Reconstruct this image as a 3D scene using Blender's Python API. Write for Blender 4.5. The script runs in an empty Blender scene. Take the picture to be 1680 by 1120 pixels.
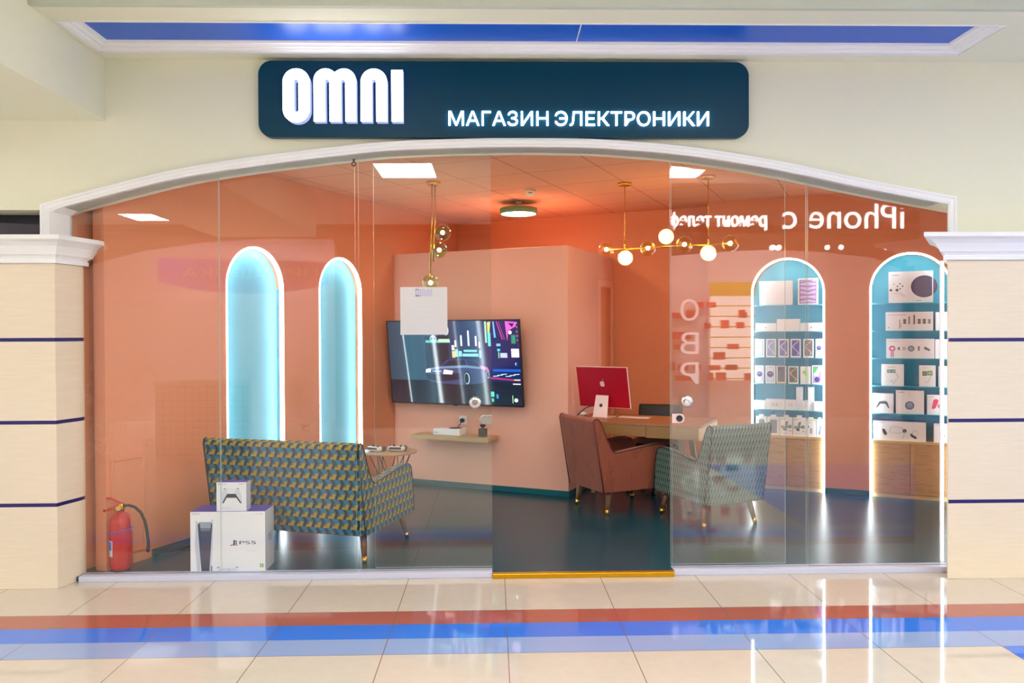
import bpy, bmesh, math, random
from mathutils import Vector, Matrix
random.seed(7)
PI = math.pi
C = bpy.context.scene
COL = C.collection
def S(r, g, b):
    f = lambda c: (c/12.92 if c <= .04045 else ((c+.055)/1.055)**2.4)
    return (f(r/255), f(g/255), f(b/255), 1.0)

# ------------------------------------------------------------------ camera, world, exposure
cam = bpy.data.objects.new('camera', bpy.data.cameras.new('camera'))
COL.objects.link(cam)
cam.data.lens = 28.0; cam.data.sensor_width = 36.0; cam.data.clip_end = 100
cam.location = (0, 0, 1.541)
YAW, PITCH, ROLL = 31/1306.7, 12/1306.7, 0.0045
fw = Vector((math.sin(YAW)*math.cos(PITCH), math.cos(YAW)*math.cos(PITCH), -math.sin(PITCH)))
rt = Vector((math.cos(YAW), -math.sin(YAW), 0)); dn = fw.cross(rt)
r2 = math.cos(ROLL)*rt + math.sin(ROLL)*dn; d2 = -math.sin(ROLL)*rt + math.cos(ROLL)*dn
cam.rotation_euler = Matrix((r2, -d2, -fw)).transposed().to_euler()
C.camera = cam
W = bpy.data.worlds.new('world'); C.world = W; W.use_nodes = True
W.node_tree.nodes['Background'].inputs[0].default_value = (1.0, .98, .95, 1)
W.node_tree.nodes['Background'].inputs[1].default_value = 0.95
C.view_settings.view_transform = 'Standard'; C.view_settings.look = 'None'
C.view_settings.exposure = 0.52; C.view_settings.gamma = 1.0; C.view_settings.use_curve_mapping = False
C.cycles.use_denoising = True
C.cycles.max_bounces = 10; C.cycles.transparent_max_bounces = 16; C.cycles.sample_clamp_indirect = 6.0
MALL_LAMP, ROUND_LAMP, LED, BULB, SIGN = 29.0, 33.0, 11.0, 110.0, 6.0

# ------------------------------------------------------------------ node helpers
class NT:
    def __init__(s, name):
        s.m = bpy.data.materials.new(name); s.m.use_nodes = True
        s.t = s.m.node_tree; s.n = s.t.nodes; s.b = s.n.get('Principled BSDF'); s.out = s.n.get('Material Output')
    def new(s, t, **k):
        n = s.n.new(t)
        for a, v in k.items(): setattr(n, a, v)
        return n
    def put(s, sock, v):
        if isinstance(v, bpy.types.NodeSocket): s.t.links.new(v, sock)
        else: sock.default_value = v
    def op(s, o, a, b=0.0, c=None):
        n = s.new('ShaderNodeMath', operation=o); s.put(n.inputs[0], a); s.put(n.inputs[1], b)
        if c is not None: s.put(n.inputs[2], c)
        return n.outputs[0]
    def mix(s, f, a, b):
        n = s.new('ShaderNodeMix', data_type='RGBA'); s.put(n.inputs[0], f); s.put(n.inputs[6], a); s.put(n.inputs[7], b)
        return n.outputs[2]
    def coord(s, which='Object'):
        n = s.new('ShaderNodeTexCoord'); return n.outputs[which]
    def xyz(s, v):
        n = s.new('ShaderNodeSeparateXYZ'); s.put(n.inputs[0], v); return n.outputs
    def noise(s, vec, scale, detail=3, rough=.5, scl=None):
        if scl:
            mp = s.new('ShaderNodeMapping'); s.put(mp.inputs[0], vec); mp.inputs[3].default_value = scl; vec = mp.outputs[0]
        n = s.new('ShaderNodeTexNoise'); s.put(n.inputs['Vector'], vec)
        n.inputs['Scale'].default_value = scale; n.inputs['Detail'].default_value = detail; n.inputs['Roughness'].default_value = rough
        return n.outputs[0]
    def bump(s, h, strength=.1, dist=.01):
        n = s.new('ShaderNodeBump'); n.inputs['Strength'].default_value = strength; n.inputs['Distance'].default_value = dist
        s.put(n.inputs['Height'], h); s.put(s.b.inputs['Normal'], n.outputs[0])
    def base(s, c, rough=.5, metal=0.0, spec=.5):
        s.put(s.b.inputs['Base Color'], c); s.put(s.b.inputs['Roughness'], rough)
        s.b.inputs['Metallic'].default_value = metal; s.b.inputs['Specular IOR Level'].default_value = spec
        return s

def plain(name, c, rough=.5, metal=0.0, spec=.5, var=.04, nscale=30, bump=.0):
    k = NT(name); v = k.noise(k.coord(), nscale)
    d = tuple(x*(1-var*2) for x in c[:3]) + (1,)
    l = tuple(min(1, x*(1+var)) for x in c[:3]) + (1,)
    k.base(k.mix(v, d, l), rough, metal, spec)
    if bump: k.bump(k.noise(k.coord(), nscale*6), bump, .004)
    return k.m
def emit(name, c, strength, attr=False):
    k = NT(name); e = k.new('ShaderNodeEmission')
    if attr:
        a = k.new('ShaderNodeAttribute', attribute_name='Col'); k.put(e.inputs[0], a.outputs[0])
    else: e.inputs[0].default_value = c
    e.inputs[1].default_value = strength; k.put(k.out.inputs[0], e.outputs[0]); return k.m
def glass(name, tint=(1, 1, 1, 1), refl=1.0, rough=0.0):
    k = NT(name)
    g = k.new('ShaderNodeNewGeometry'); d = k.new('ShaderNodeVectorMath', operation='DOT_PRODUCT')
    k.put(d.inputs[0], g.outputs['Incoming']); k.put(d.inputs[1], g.outputs['Normal'])
    c = k.op('SUBTRACT', 1.0, k.op('ABSOLUTE', d.outputs['Value']))
    fr = k.op('MULTIPLY', k.op('ADD', k.op('MULTIPLY', k.op('POWER', c, 5.0), .955), .045), refl)
    t = k.new('ShaderNodeBsdfTransparent'); t.inputs[0].default_value = tint
    gl = k.new('ShaderNodeBsdfGlossy'); gl.inputs['Roughness'].default_value = rough; gl.inputs[0].default_value = (1, 1, 1, 1)
    mx = k.new('ShaderNodeMixShader'); k.put(mx.inputs[0], fr); k.put(mx.inputs[1], t.outputs[0]); k.put(mx.inputs[2], gl.outputs[0])
    k.put(k.out.inputs[0], mx.outputs[0]); return k.m

# ------------------------------------------------------------------ materials
M = {}
M['cream'] = plain('cream_paint', S(238, 238, 216), .75, spec=.25, var=.015, nscale=60, bump=.05)
M['white'] = plain('white_trim_paint', S(250, 251, 252), .45, var=.01)
M['terracotta'] = plain('terracotta_paint', S(226, 148, 110), .7, spec=.25, var=.02, bump=.04)
M['peach'] = plain('peach_paint', S(240, 184, 162), .7, spec=.25, var=.015, bump=.03)
M['teal_skirt'] = plain('teal_skirting', S(12, 92, 104), .35)
M['niche_teal'] = plain('niche_teal_paint', S(66, 172, 196), .55, var=.02)
M['niche_blue'] = plain('niche_pale_teal_paint', S(104, 188, 212), .5, var=.02)
M['chrome'] = plain('brushed_steel', (.75, .77, .78, 1), .22, 1.0, var=.02)
M['brass'] = plain('polished_brass', S(232, 186, 84), .2, 1.0, var=.02)
M['gold'] = plain('golden_threshold_metal', S(222, 170, 30), .35, .8, var=.05)
M['black'] = plain('black_plastic', S(18, 18, 20), .4)
M['dark'] = plain('dark_grey_plastic', S(46, 48, 54), .4)
M['white_plastic'] = plain('white_plastic', S(238, 238, 240), .35, var=.01)
M['pink_metal'] = plain('pale_pink_aluminium', S(244, 214, 208), .35, .2, var=.01)
M['red_metal'] = plain('deep_red_aluminium', S(190, 12, 42), .3, .25, var=.02)
M['red_paint'] = plain('red_enamel', S(186, 24, 26), .25, var=.03)
M['rubber'] = plain('black_rubber', S(34, 34, 34), .6)
M['sill'] = plain('pale_lilac_metal', S(206, 208, 230), .4, var=.02)
M['legwood'] = plain('walnut_leg_wood', S(124, 88, 66), .45, var=.15, nscale=40)
M['steel_leg'] = plain('pale_desk_leg', S(180, 150, 136), .4, var=.03)
M['cream_plastic'] = plain('cream_plastic', S(246, 228, 196), .45)
M['green_rim'] = plain('sage_green_metal', S(104, 138, 92), .45)
M['purple_cord'] = plain('violet_band', S(110, 96, 190), .5)
M['dark_blue'] = plain('dark_blue_plastic_strip', S(28, 22, 104), .35)
M['navy_pipe'] = plain('navy_piping', S(24, 40, 62), .6)
M['rust_pipe'] = plain('dark_rust_piping', S(96, 40, 32), .6)
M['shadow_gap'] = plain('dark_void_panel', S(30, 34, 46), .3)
M['grey_green'] = plain('grey_green_paint', S(206, 214, 200), .7, spec=.2, var=.01)
M['mall_white'] = plain('mall_ceiling_white', S(240, 242, 234), .6, var=.01)
M['opp_white'] = plain('mall_white_wall', S(240, 230, 230), .6, var=.01)
M['opp_pink'] = plain('mall_lilac_fascia', S(206, 120, 226), .5, var=.02)
M['opp_dark'] = plain('mall_dim_wall', S(96, 70, 58), .7, var=.02)
M['yellow_panel'] = plain('yellow_panel', S(220, 200, 40), .5)
M['frost_line'] = plain('pale_lilac_print', S(196, 196, 222), .6)
M['glass'] = glass('clear_shopfront_glass', (.985, .992, .988, 1), .8)
M['edge'] = plain('polished_glass_edge', S(206, 226, 220), .2, var=.03)
M['amber'] = glass('amber_globe_glass', (1.0, .86, .48, 1), 3.0)
M['olive'] = glass('olive_globe_glass', (.80, .92, .62, 1), 2.4)
M['led_soft'] = emit('soft_led_strip_light', (.80, .93, 1, 1), 15.0)
M['led'] = emit('led_strip_light', (.78, .92, 1, 1), LED)
M['led_edge'] = emit('led_edge_light', (.86, .93, 1, 1), 4.0)
M['round'] = emit('round_lamp_diffuser', (1, .86, .68, 1), ROUND_LAMP)
M['bulb'] = emit('warm_bulb', (1, .62, .25, 1), BULB)
M['bulb_white'] = emit('opal_bulb', (1, .74, .36, 1), 5.0)
M['mall_lamp'] = emit('mall_lamp_diffuser', (.95, 1, .94, 1), MALL_LAMP)
M['sign_white'] = emit('sign_letter_light', (.95, .95, 1, 1), SIGN)
M['opp_sign'] = emit('opposite_sign_light', (1, .97, .96, 1), 10.0)
M['opp_sign_dim'] = emit('opposite_sign_dim_light', (1, .9, .9, 1), 2.2)
M['opp_glow'] = emit('slat_wall_painted_glow', (1, .95, .86, 1), 2.3)
M['opp_fill'] = emit('opposite_fill_light', (1, .96, .97, 1), 120.0)
M['screen'] = emit('screen_light', (1, 1, 1, 1), 1.0, attr=True)

def attr_mat(name, rough, coat=0.0):
    k = NT(name); a = k.new('ShaderNodeAttribute', attribute_name='Col')
    k.base(a.outputs[0], rough); k.b.inputs['Coat Weight'].default_value = coat; return k.m
M['card'] = attr_mat('printed_carton', .42)
# television screen: light given off plus a glossy front
k = NT('television_screen'); a = k.new('ShaderNodeAttribute', attribute_name='Col')
k.base((.006, .007, .01, 1), .07); k.put(k.b.inputs['Emission Color'], a.outputs[0]); k.b.inputs['Emission Strength'].default_value = .95
k.b.inputs['Specular IOR Level'].default_value = 1.0
M['tv_screen'] = k.m
# shop ceiling: painted tiles in a 0.6 m grid
k = NT('painted_ceiling_tiles'); x, y, z = k.xyz(k.coord())
def grid(k, a, p, w, off=0.0):
    f = k.op('FRACT', k.op('DIVIDE', k.op('ADD', a, off), p)); e = k.op('ABSOLUTE', k.op('SUBTRACT', f, .5))
    return k.op('GREATER_THAN', e, .5 - w/p/2)
ln = k.op('MAXIMUM', grid(k, x, .6, .006, .17), grid(k, y, .6, .006, .1))
nz = k.noise(k.coord(), 40)
k.base(k.mix(ln, k.mix(nz, S(230, 162, 126), S(236, 170, 134)), S(150, 84, 60)), .8, spec=.2); k.bump(k.noise(k.coord(), 160), .12, .003)
M['ceiling_tiles'] = k.m
# shop floor: mottled dark teal resin
k = NT('dark_teal_floor'); co = k.coord()
n1 = k.noise(co, 2.2, 5, .6); n2 = k.noise(co, 9, 4, .6, (1, 3, 1))
c = k.mix(n1, S(2, 46, 62), S(18, 84, 102)); c = k.mix(k.op('MULTIPLY', n2, .35), c, S(44, 84, 100))
k.base(c, .27, spec=.42)
M['teal_floor'] = k.m
# mall floor: large glossy beige tiles with three coloured bands
k = NT('mall_floor_tiles'); x, y, z = k.xyz(k.coord())
nz = k.noise(k.coord(), 14, 4, .6)
base = k.mix(nz, S(207, 194, 180), S(220, 208, 194))
def band(lo, hi): return k.op('MULTIPLY', k.op('GREATER_THAN', y, lo), k.op('LESS_THAN', y, hi))
c = k.mix(band(4.237, 4.437), base, S(176, 98, 84))
c = k.mix(band(4.037, 4.237), c, S(58, 122, 232)); c = k.mix(band(3.837, 4.037), c, S(148, 170, 218))
c = k.mix(k.op('MULTIPLY', k.op('GREATER_THAN', x, 2.49), k.op('MULTIPLY', k.op('LESS_THAN', y, 3.837), k.op('GREATER_THAN', y, .94))), c, S(58, 122, 232))
gx = grid(k, x, .6056, .004, -.066); gy = grid(k, y, .6, .004, -4.437)
gx = k.op('MAXIMUM', gx, gy)
c = k.mix(gx, c, S(120, 104, 92))
k.base(c, .045, spec=.5); M['mall_floor'] = k.m
# pale laminate of the pillars
k = NT('pale_laminate'); co = k.coord(); n = k.noise(co, 5, 6, .65, (1, 1, 14)); n2 = k.noise(co, 1.6, 2)
k.base(k.mix(n, k.mix(n2, S(232, 215, 188), S(224, 206, 178)), S(245, 232, 212)), .4); M['laminate'] = k.m
def wood(name, a, b, sc=(2, 2, 26), rough=.45, knots=True):
    k = NT(name); co = k.coord(); n = k.noise(co, 2.4, 6, .65, sc); n2 = k.noise(co, 3.2, 3)
    c = k.mix(n, a, b)
    if knots: c = k.mix(k.op('MULTIPLY', k.op('GREATER_THAN', n, .55), .45), c, tuple(x*.45 for x in a[:3]) + (1,))
    k.base(k.mix(k.op('MULTIPLY', n2, .3), c, b), rough); return k.m
M['oak'] = wood('rustic_oak', S(150, 100, 58), S(226, 176, 118))
M['oak_light'] = wood('light_oak_edge', S(206, 166, 112), S(230, 196, 146), knots=False)
M['desk_wood'] = wood('desk_walnut', S(142, 92, 56), S(172, 118, 76), knots=False)
M['desk_front'] = wood('desk_oak_front', S(132, 98, 56), S(160, 122, 74), knots=False)
M['shelf_wood'] = wood('pale_shelf_wood', S(176, 146, 96), S(200, 168, 118), (26, 2, 2), knots=False)
M['table_wood'] = wood('table_top_wood', S(158, 120, 88), S(190, 152, 116), (2, 16, 2), knots=False)
# glossy blue stretch ceiling
k = NT('blue_stretch_ceiling'); nz = k.noise(k.coord(), .8)
k.base(k.mix(nz, S(2, 88, 204), S(6, 96, 214)), .36, spec=.5); k.b.inputs['Coat Weight'].default_value = .0; k.b.inputs['Coat Roughness'].default_value = .05
M['blue_ceiling'] = k.m
M['sign_panel'] = plain('dark_teal_sign_panel', S(0, 58, 82), .34, spec=.22, var=.02)
# upholstery patterns, laid on by the direction each face looks
def fabric_uv(k):
    tc = k.new('ShaderNodeTexCoord'); n = k.xyz(tc.outputs['Normal']); p = k.xyz(tc.outputs['Object'])
    fx = k.op('GREATER_THAN', k.op('ABSOLUTE', n[0]), .7); fz = k.op('GREATER_THAN', k.op('ABSOLUTE', n[2]), .75)
    u = k.op('ADD', k.op('MULTIPLY', p[1], fx), k.op('MULTIPLY', p[0], k.op('SUBTRACT', 1.0, fx)))
    v = k.op('ADD', k.op('MULTIPLY', p[1], fz), k.op('MULTIPLY', p[2], k.op('SUBTRACT', 1.0, fz)))
    return u, v
def inr(k, a, lo, hi): return k.op('MULTIPLY', k.op('GREATER_THAN', a, lo), k.op('LESS_THAN', a, hi))
k = NT('cubic_pattern_upholstery'); u, v = fabric_uv(k)
row = k.op('DIVIDE', v, .067); fr = k.op('FRACT', row); ri = k.op('FLOOR', row)
sk = k.op('ADD', k.op('DIVIDE', u, .066), k.op('MULTIPLY', ri, .36))
a1 = k.op('FRACT', k.op('SUBTRACT', sk, k.op('MULTIPLY', fr, .45)))       # leans one way
a2 = k.op('FRACT', k.op('ADD', sk, k.op('MULTIPLY', fr, .45)))            # leans the other way
up = k.op('GREATER_THAN', fr, .46)
yel = k.op('MULTIPLY', up, inr(k, a1, .02, .66)); notch = k.op('MULTIPLY', k.op('GREATER_THAN', fr, .72), inr(k, a1, .0, .26))
yel = k.op('MULTIPLY', yel, k.op('SUBTRACT', 1.0, notch))
c = k.mix(k.op('MULTIPLY', k.op('SUBTRACT', 1.0, up), inr(k, a2, .0, .52)), S(18, 96, 118), S(34, 112, 148))
c = k.mix(yel, c, S(164, 140, 44))
dk = k.op('MAXIMUM', k.op('MULTIPLY', up, inr(k, a1, .70, .98)), k.op('MULTIPLY', k.op('SUBTRACT', 1.0, up), inr(k, a2, .56, .86)))
c = k.mix(dk, c, S(36, 46, 54))
k.base(c, .85, spec=.2); k.b.inputs['Sheen Weight'].default_value = .15; k.bump(k.noise(k.coord(), 400), .2, .002); M['cubes'] = k.m
k = NT('triangle_pattern_upholstery'); u, v = fabric_uv(k)
row = k.op('DIVIDE', v, .052); fr = k.op('FRACT', row); ri = k.op('FLOOR', row)
a = k.op('FRACT', k.op('ADD', k.op('DIVIDE', u, .03), k.op('MULTIPLY', ri, .5))); d = k.op('ABSOLUTE', k.op('SUBTRACT', a, .5))
tri = k.op('LESS_THAN', d, k.op('MULTIPLY', k.op('SUBTRACT', 1.0, fr), .5))
lit = k.op('LESS_THAN', a, .5)
edge = k.op('LESS_THAN', k.op('ABSOLUTE', k.op('SUBTRACT', d, k.op('MULTIPLY', k.op('SUBTRACT', 1.0, fr), .5))), .06)
c = k.mix(tri, S(14, 58, 66), k.mix(lit, S(8, 38, 46), S(88, 138, 130)))
c = k.mix(edge, c, S(150, 172, 156))
k.base(c, .85, spec=.2); k.b.inputs['Sheen Weight'].default_value = .15; k.bump(k.noise(k.coord(), 400), .2, .002); M['triangles'] = k.m
k = NT('rust_velvet'); n = k.noise(k.coord(), 7, 4, .7, (1, 1, .4)); st = k.op('MULTIPLY', k.op('GREATER_THAN', n, .56), .3)
k.base(k.mix(st, k.mix(k.noise(k.coord(), 3), S(140, 74, 56), S(158, 88, 68)), S(104, 54, 42)), .75, spec=.2)
k.b.inputs['Sheen Weight'].default_value = .5; k.b.inputs['Sheen Roughness'].default_value = .4; M['velvet'] = k.m
# frosted notice
k = NT('frosted_film'); t = k.new('ShaderNodeBsdfTransparent'); d = k.new('ShaderNodeBsdfDiffuse'); tl = k.new('ShaderNodeBsdfTranslucent')
d.inputs[0].default_value = (.9, .92, .95, 1); tl.inputs[0].default_value = (.95, .95, .95, 1)
m1 = k.new('ShaderNodeMixShader'); m1.inputs[0].default_value = .5; k.put(m1.inputs[1], d.outputs[0]); k.put(m1.inputs[2], tl.outputs[0])
m2 = k.new('ShaderNodeMixShader'); m2.inputs[0].default_value = .78; k.put(m2.inputs[1], t.outputs[0]); k.put(m2.inputs[2], m1.outputs[0])
k.put(k.out.inputs[0], m2.outputs[0]); M['frost'] = k.m

# ------------------------------------------------------------------ geometry helpers
class G:
    def __init__(s):
        s.bm = bmesh.new(); s.cl = s.bm.loops.layers.float_color.new('Col')
    def face(s, pts, m=0, col=None, smooth=False):
        vs = [s.bm.verts.new(p) for p in pts]
        return s._f(vs, m, col, smooth)
    def _f(s, vs, m=0, col=None, smooth=False):
        try: f = s.bm.faces.new(vs)
        except ValueError: return None
        f.material_index = m; f.smooth = smooth
        c = col or (1, 1, 1, 1)
        for l in f.loops: l[s.cl] = c
        return f
    def hexa(s, p, m=0, col=None):
        v = [s.bm.verts.new(q) for q in p]
        for i in ((3, 2, 1, 0), (4, 5, 6, 7), (0, 1, 5, 4), (1, 2, 6, 5), (2, 3, 7, 6), (3, 0, 4, 7)): s._f([v[j] for j in i], m, col)
    def box(s, x0, x1, y0, y1, z0, z1, m=0, col=None, mat=None):
        p = [Vector(q) for q in ((x0, y0, z0), (x1, y0, z0), (x1, y1, z0), (x0, y1, z0), (x0, y0, z1), (x1, y0, z1), (x1, y1, z1), (x0, y1, z1))]
        if mat: p = [mat @ q for q in p]
        s.hexa(p, m, col)
    def prism(s, poly, axis, lo, hi, m=0, col=None, m_lo=None, m_side=None, smooth=False):
        def P(a, b, h): return {'x': (h, a, b), 'y': (a, h, b), 'z': (a, b, h)}[axis]
        area = sum(poly[i][0]*poly[(i+1) % len(poly)][1] - poly[(i+1) % len(poly)][0]*poly[i][1] for i in range(len(poly)))
        if (area < 0) != (axis == 'y'): poly = poly[::-1]
        A = [s.bm.verts.new(P(a, b, lo)) for a, b in poly]; B = [s.bm.verts.new(P(a, b, hi)) for a, b in poly]
        s._f(A[::-1], m if m_lo is None else m_lo, col); s._f(B, m, col)
        n = len(poly)
        for i in range(n): s._f([A[i], A[(i+1) % n], B[(i+1) % n], B[i]], m if m_side is None else m_side, col, smooth)
    def tube(s, pts, r, n=10, m=0, col=None, caps=True):
        pts = [Vector(p) for p in pts]; R = r if isinstance(r, (list, tuple)) else [r]*len(pts)
        rings = []; prev = None
        for i, p in enumerate(pts):
            t = (pts[min(i+1, len(pts)-1)] - pts[max(i-1, 0)]).normalized()
            if prev is None:
                h = Vector((0, 0, 1)) if abs(t.z) < .9 else Vector((1, 0, 0)); a = t.cross(h).normalized()
            else: a = (prev - t*prev.dot(t)).normalized()
            prev = a; b = t.cross(a)
            rings.append([s.bm.verts.new(p + (a*math.cos(2*PI*j/n) + b*math.sin(2*PI*j/n))*R[i]) for j in range(n)])
        for A, B in zip(rings, rings[1:]):
            for j in range(n): s._f([A[j], A[(j+1) % n], B[(j+1) % n], B[j]], m, col, True)
        if caps: s._f(rings[0][::-1], m, col); s._f(rings[-1], m, col)
    def lathe(s, prof, c=(0, 0, 0), n=32, m=0, col=None, ms=None):
        c = Vector(c); rings = []
        for r, z in prof:
            if r < 1e-5: rings.append([s.bm.verts.new(c + Vector((0, 0, z)))])
            else: rings.append([s.bm.verts.new(c + Vector((r*math.cos(2*PI*j/n), r*math.sin(2*PI*j/n), z))) for j in range(n)])
        for i, (A, B) in enumerate(zip(rings, rings[1:])):
            mm = ms[i] if ms else m
            for j in range(n):
                k2 = (j+1) % n
                if len(A) == 1 and len(B) == 1: continue
                if len(A) == 1: s._f([A[0], B[k2], B[j]], mm, col, True)
                elif len(B) == 1: s._f([A[j], A[k2], B[0]], mm, col, True)
                else: s._f([A[j], A[k2], B[k2], B[j]], mm, col, True)
    def sphere(s, c, r, n=24, m=0, col=None, sc=(1, 1, 1)):
        c = Vector(c); k2 = n//2; rings = []
        for i in range(k2+1):
            th = PI*i/k2
            if i in (0, k2): rings.append([s.bm.verts.new(c + Vector((0, 0, -r*math.cos(th)*sc[2])))])
            else: rings.append([s.bm.verts.new(c + Vector((r*math.sin(th)*math.cos(2*PI*j/n)*sc[0], r*math.sin(th)*math.sin(2*PI*j/n)*sc[1], -r*math.cos(th)*sc[2]))) for j in range(n)])
        for A, B in zip(rings, rings[1:]):
            for j in range(n):
                q = (j+1) % n
                if len(A) == 1: s._f([A[0], B[q], B[j]], m, col, True)
                elif len(B) == 1: s._f([A[j], A[q], B[0]], m, col, True)
                else: s._f([A[j], A[q], B[q], B[j]], m, col, True)
    def flat(s, poly, y, m=0, col=None, face=-1):
        """a printed shape in the x-z plane at depth y"""
        area = sum(poly[i][0]*poly[(i+1) % len(poly)][1] - poly[(i+1) % len(poly)][0]*poly[i][1] for i in range(len(poly)))
        if area < 0: poly = poly[::-1]
        s.face([(a, y, b) for a, b in poly], m, col)
    def text(s, body, x, z, h, w=None, y=0.0, depth=0.0, m=0, col=None, bold=0.0, align='LEFT'):
        cu = bpy.data.curves.new('lettering', 'FONT'); cu.body = body; cu.extrude = 0; cu.offset = bold; cu.size = 1.0; cu.resolution_u = 4
        o = bpy.data.objects.new('lettering', cu); COL.objects.link(o)
        me = bpy.data.meshes.new_from_object(o.evaluated_get(bpy.context.evaluated_depsgraph_get()))
        bpy.data.objects.remove(o); bpy.data.curves.remove(cu)
        xs = [v.co.x for v in me.vertices]; ys = [v.co.y for v in me.vertices]
        if not xs: return
        x0, x1, y0, y1 = min(xs), max(xs), min(ys), max(ys)
        sz = h/(y1-y0); sx = (w/(x1-x0)) if w else sz
        ox = {'LEFT': x, 'CENTER': x - sx*(x1-x0)/2}[align]
        P = lambda v, yy: (ox + (v.co.x-x0)*sx, yy, z + (v.co.y-y0)*sz)
        F = [s.bm.verts.new(P(v, y)) for v in me.vertices]
        for p in me.polygons: s._f([F[i] for i in p.vertices], m, col)
        if depth:
            B = [s.bm.verts.new(P(v, y+depth)) for v in me.vertices]
            cnt = {}
            for p in me.polygons:
                for e in p.edge_keys: cnt[e] = cnt.get(e, 0)+1
            for (a, b), k2 in cnt.items():
                if k2 == 1: s._f([F[a], F[b], B[b], B[a]], m, col)
        bpy.data.meshes.remove(me)
    def done(s, name):
        bmesh.ops.recalc_face_normals(s.bm, faces=[f for f in s.bm.faces if len(f.verts) > 2]) if False else None
        me = bpy.data.meshes.new(name); s.bm.to_mesh(me); s.bm.free(); return me

def rr(x0, x1, z0, z1, r, n=5):
    out = []
    for cx, cz, a0 in ((x1-r, z0+r, -90), (x1-r, z1-r, 0), (x0+r, z1-r, 90), (x0+r, z0+r, 180)):
        for i in range(n+1):
            a = math.radians(a0 + 90*i/n); out.append((cx + r*math.cos(a), cz + r*math.sin(a)))
    return out
def disc(cx, cz, rx, rz=None, n=24):
    rz = rz or rx
    return [(cx + rx*math.cos(2*PI*i/n), cz + rz*math.sin(2*PI*i/n)) for i in range(n)]

def tag(o, label=None, cat=None, group=None, kind=None):
    for a, v in (('label', label), ('category', cat), ('group', group), ('kind', kind)):
        if v: o[a] = v
    return o
def ob(name, g, mats, parent=None, loc=None, rz=None, bevel=0, seg=2, **k):
    o = bpy.data.objects.new(name, g.done(name)); COL.objects.link(o)
    for m in (mats if isinstance(mats, (list, tuple)) else [mats]): o.data.materials.append(M[m] if isinstance(m, str) else m)
    if parent: o.parent = parent
    if loc is not None: o.location = loc
    if rz is not None: o.rotation_euler = (0, 0, rz)
    if bevel:
        b = o.modifiers.new('bevel', 'BEVEL'); b.width = bevel; b.segments = seg; b.limit_method = 'ANGLE'; b.angle_limit = math.radians(40)
    return tag(o, **k)
def empty(name, loc, rot=(0, 0, 0), **k):
    o = bpy.data.objects.new(name, None); COL.objects.link(o); o.location = loc; o.empty_display_size = .1
    o.rotation_euler = rot if isinstance(rot, (tuple, list)) else (0, 0, rot)
    return tag(o, **k)
def copy_tree(o, parent=None):
    c = o.copy(); COL.objects.link(c)
    if parent: c.parent = parent
    for ch in list(o.children): copy_tree(ch, c)
    return c
# the shop's own axes are turned 26 degrees from the shopfront: v runs along the back wall, u into the room
AR = math.radians(26); RZ = -AR; FL = .03; ZC = 2.84
def room(u, v, z): return Vector((u*math.sin(AR) + v*math.cos(AR), u*math.cos(AR) - v*math.sin(AR), z))
def to_room(x, y): return (x*math.sin(AR) + y*math.cos(AR), x*math.cos(AR) - y*math.sin(AR))
def local(x, y):  # world x, y -> coordinates of an object turned by RZ at the origin (x = v, y = u)
    u, v = to_room(x, y); return (v, u)
struct = dict(kind='structure')

# ================================================================== the setting: mall side
g = G(); g.face([(-9, -6, 0), (9, -6, 0), (9, 5.3, 0), (-9, 5.3, 0)]); ob('floor', g, 'mall_floor', **struct)
ARCH = [(-2.66, 2.318), (-2.3, 2.414), (-1.926, 2.504), (-1.513, 2.573), (-.921, 2.647), (-.55, 2.68), (-.002, 2.697), (.4, 2.697), (.734, 2.687), (1.247, 2.642), (1.763, 2.56), (2.2, 2.47), (2.5, 2.41), (2.85, 2.345)]
def smooth_curve(P, n=6):
    out = []
    for i in range(len(P)-1):
        p0 = P[max(i-1, 0)]; p1 = P[i]; p2 = P[i+1]; p3 = P[min(i+2, len(P)-1)]
        for j in range(n):
            t = j/n
            out.append(tuple(.5*((2*p1[q]) + (-p0[q]+p2[q])*t + (2*p0[q]-5*p1[q]+4*p2[q]-p3[q])*t*t + (-p0[q]+3*p1[q]-3*p2[q]+p3[q])*t**3) for q in (0, 1)))
    return out + [P[-1]]
AC = smooth_curve(ARCH)
def arch_z(x):
    for (a, za), (b, zb) in zip(AC, AC[1:]):
        if a <= x <= b: return za + (zb-za)*(x-a)/(b-a)
    return AC[0][1] if x < AC[0][0] else AC[-1][1]
AC[0] = (-2.70, AC[0][1]-.02)
wall = [(-8, 0), (-2.70, 0)] + AC[:-1] + [(2.99, AC[-1][1]-.025), (2.99, 0), (8, 0), (8, 3.30), (-8, 3.30), (-8, 2.314), (-2.766, 2.314), (-2.766, 2.10), (-8, 2.10)]
g = G(); g.prism(wall, 'y', 4.97, 5.16); g.prism([(min(a, 2.87) if 2.86 < a < 3 else a, b) for a, b in wall], 'y', 4.95, 4.97); wf = ob('wall_front', g, 'cream', **struct)
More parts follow.
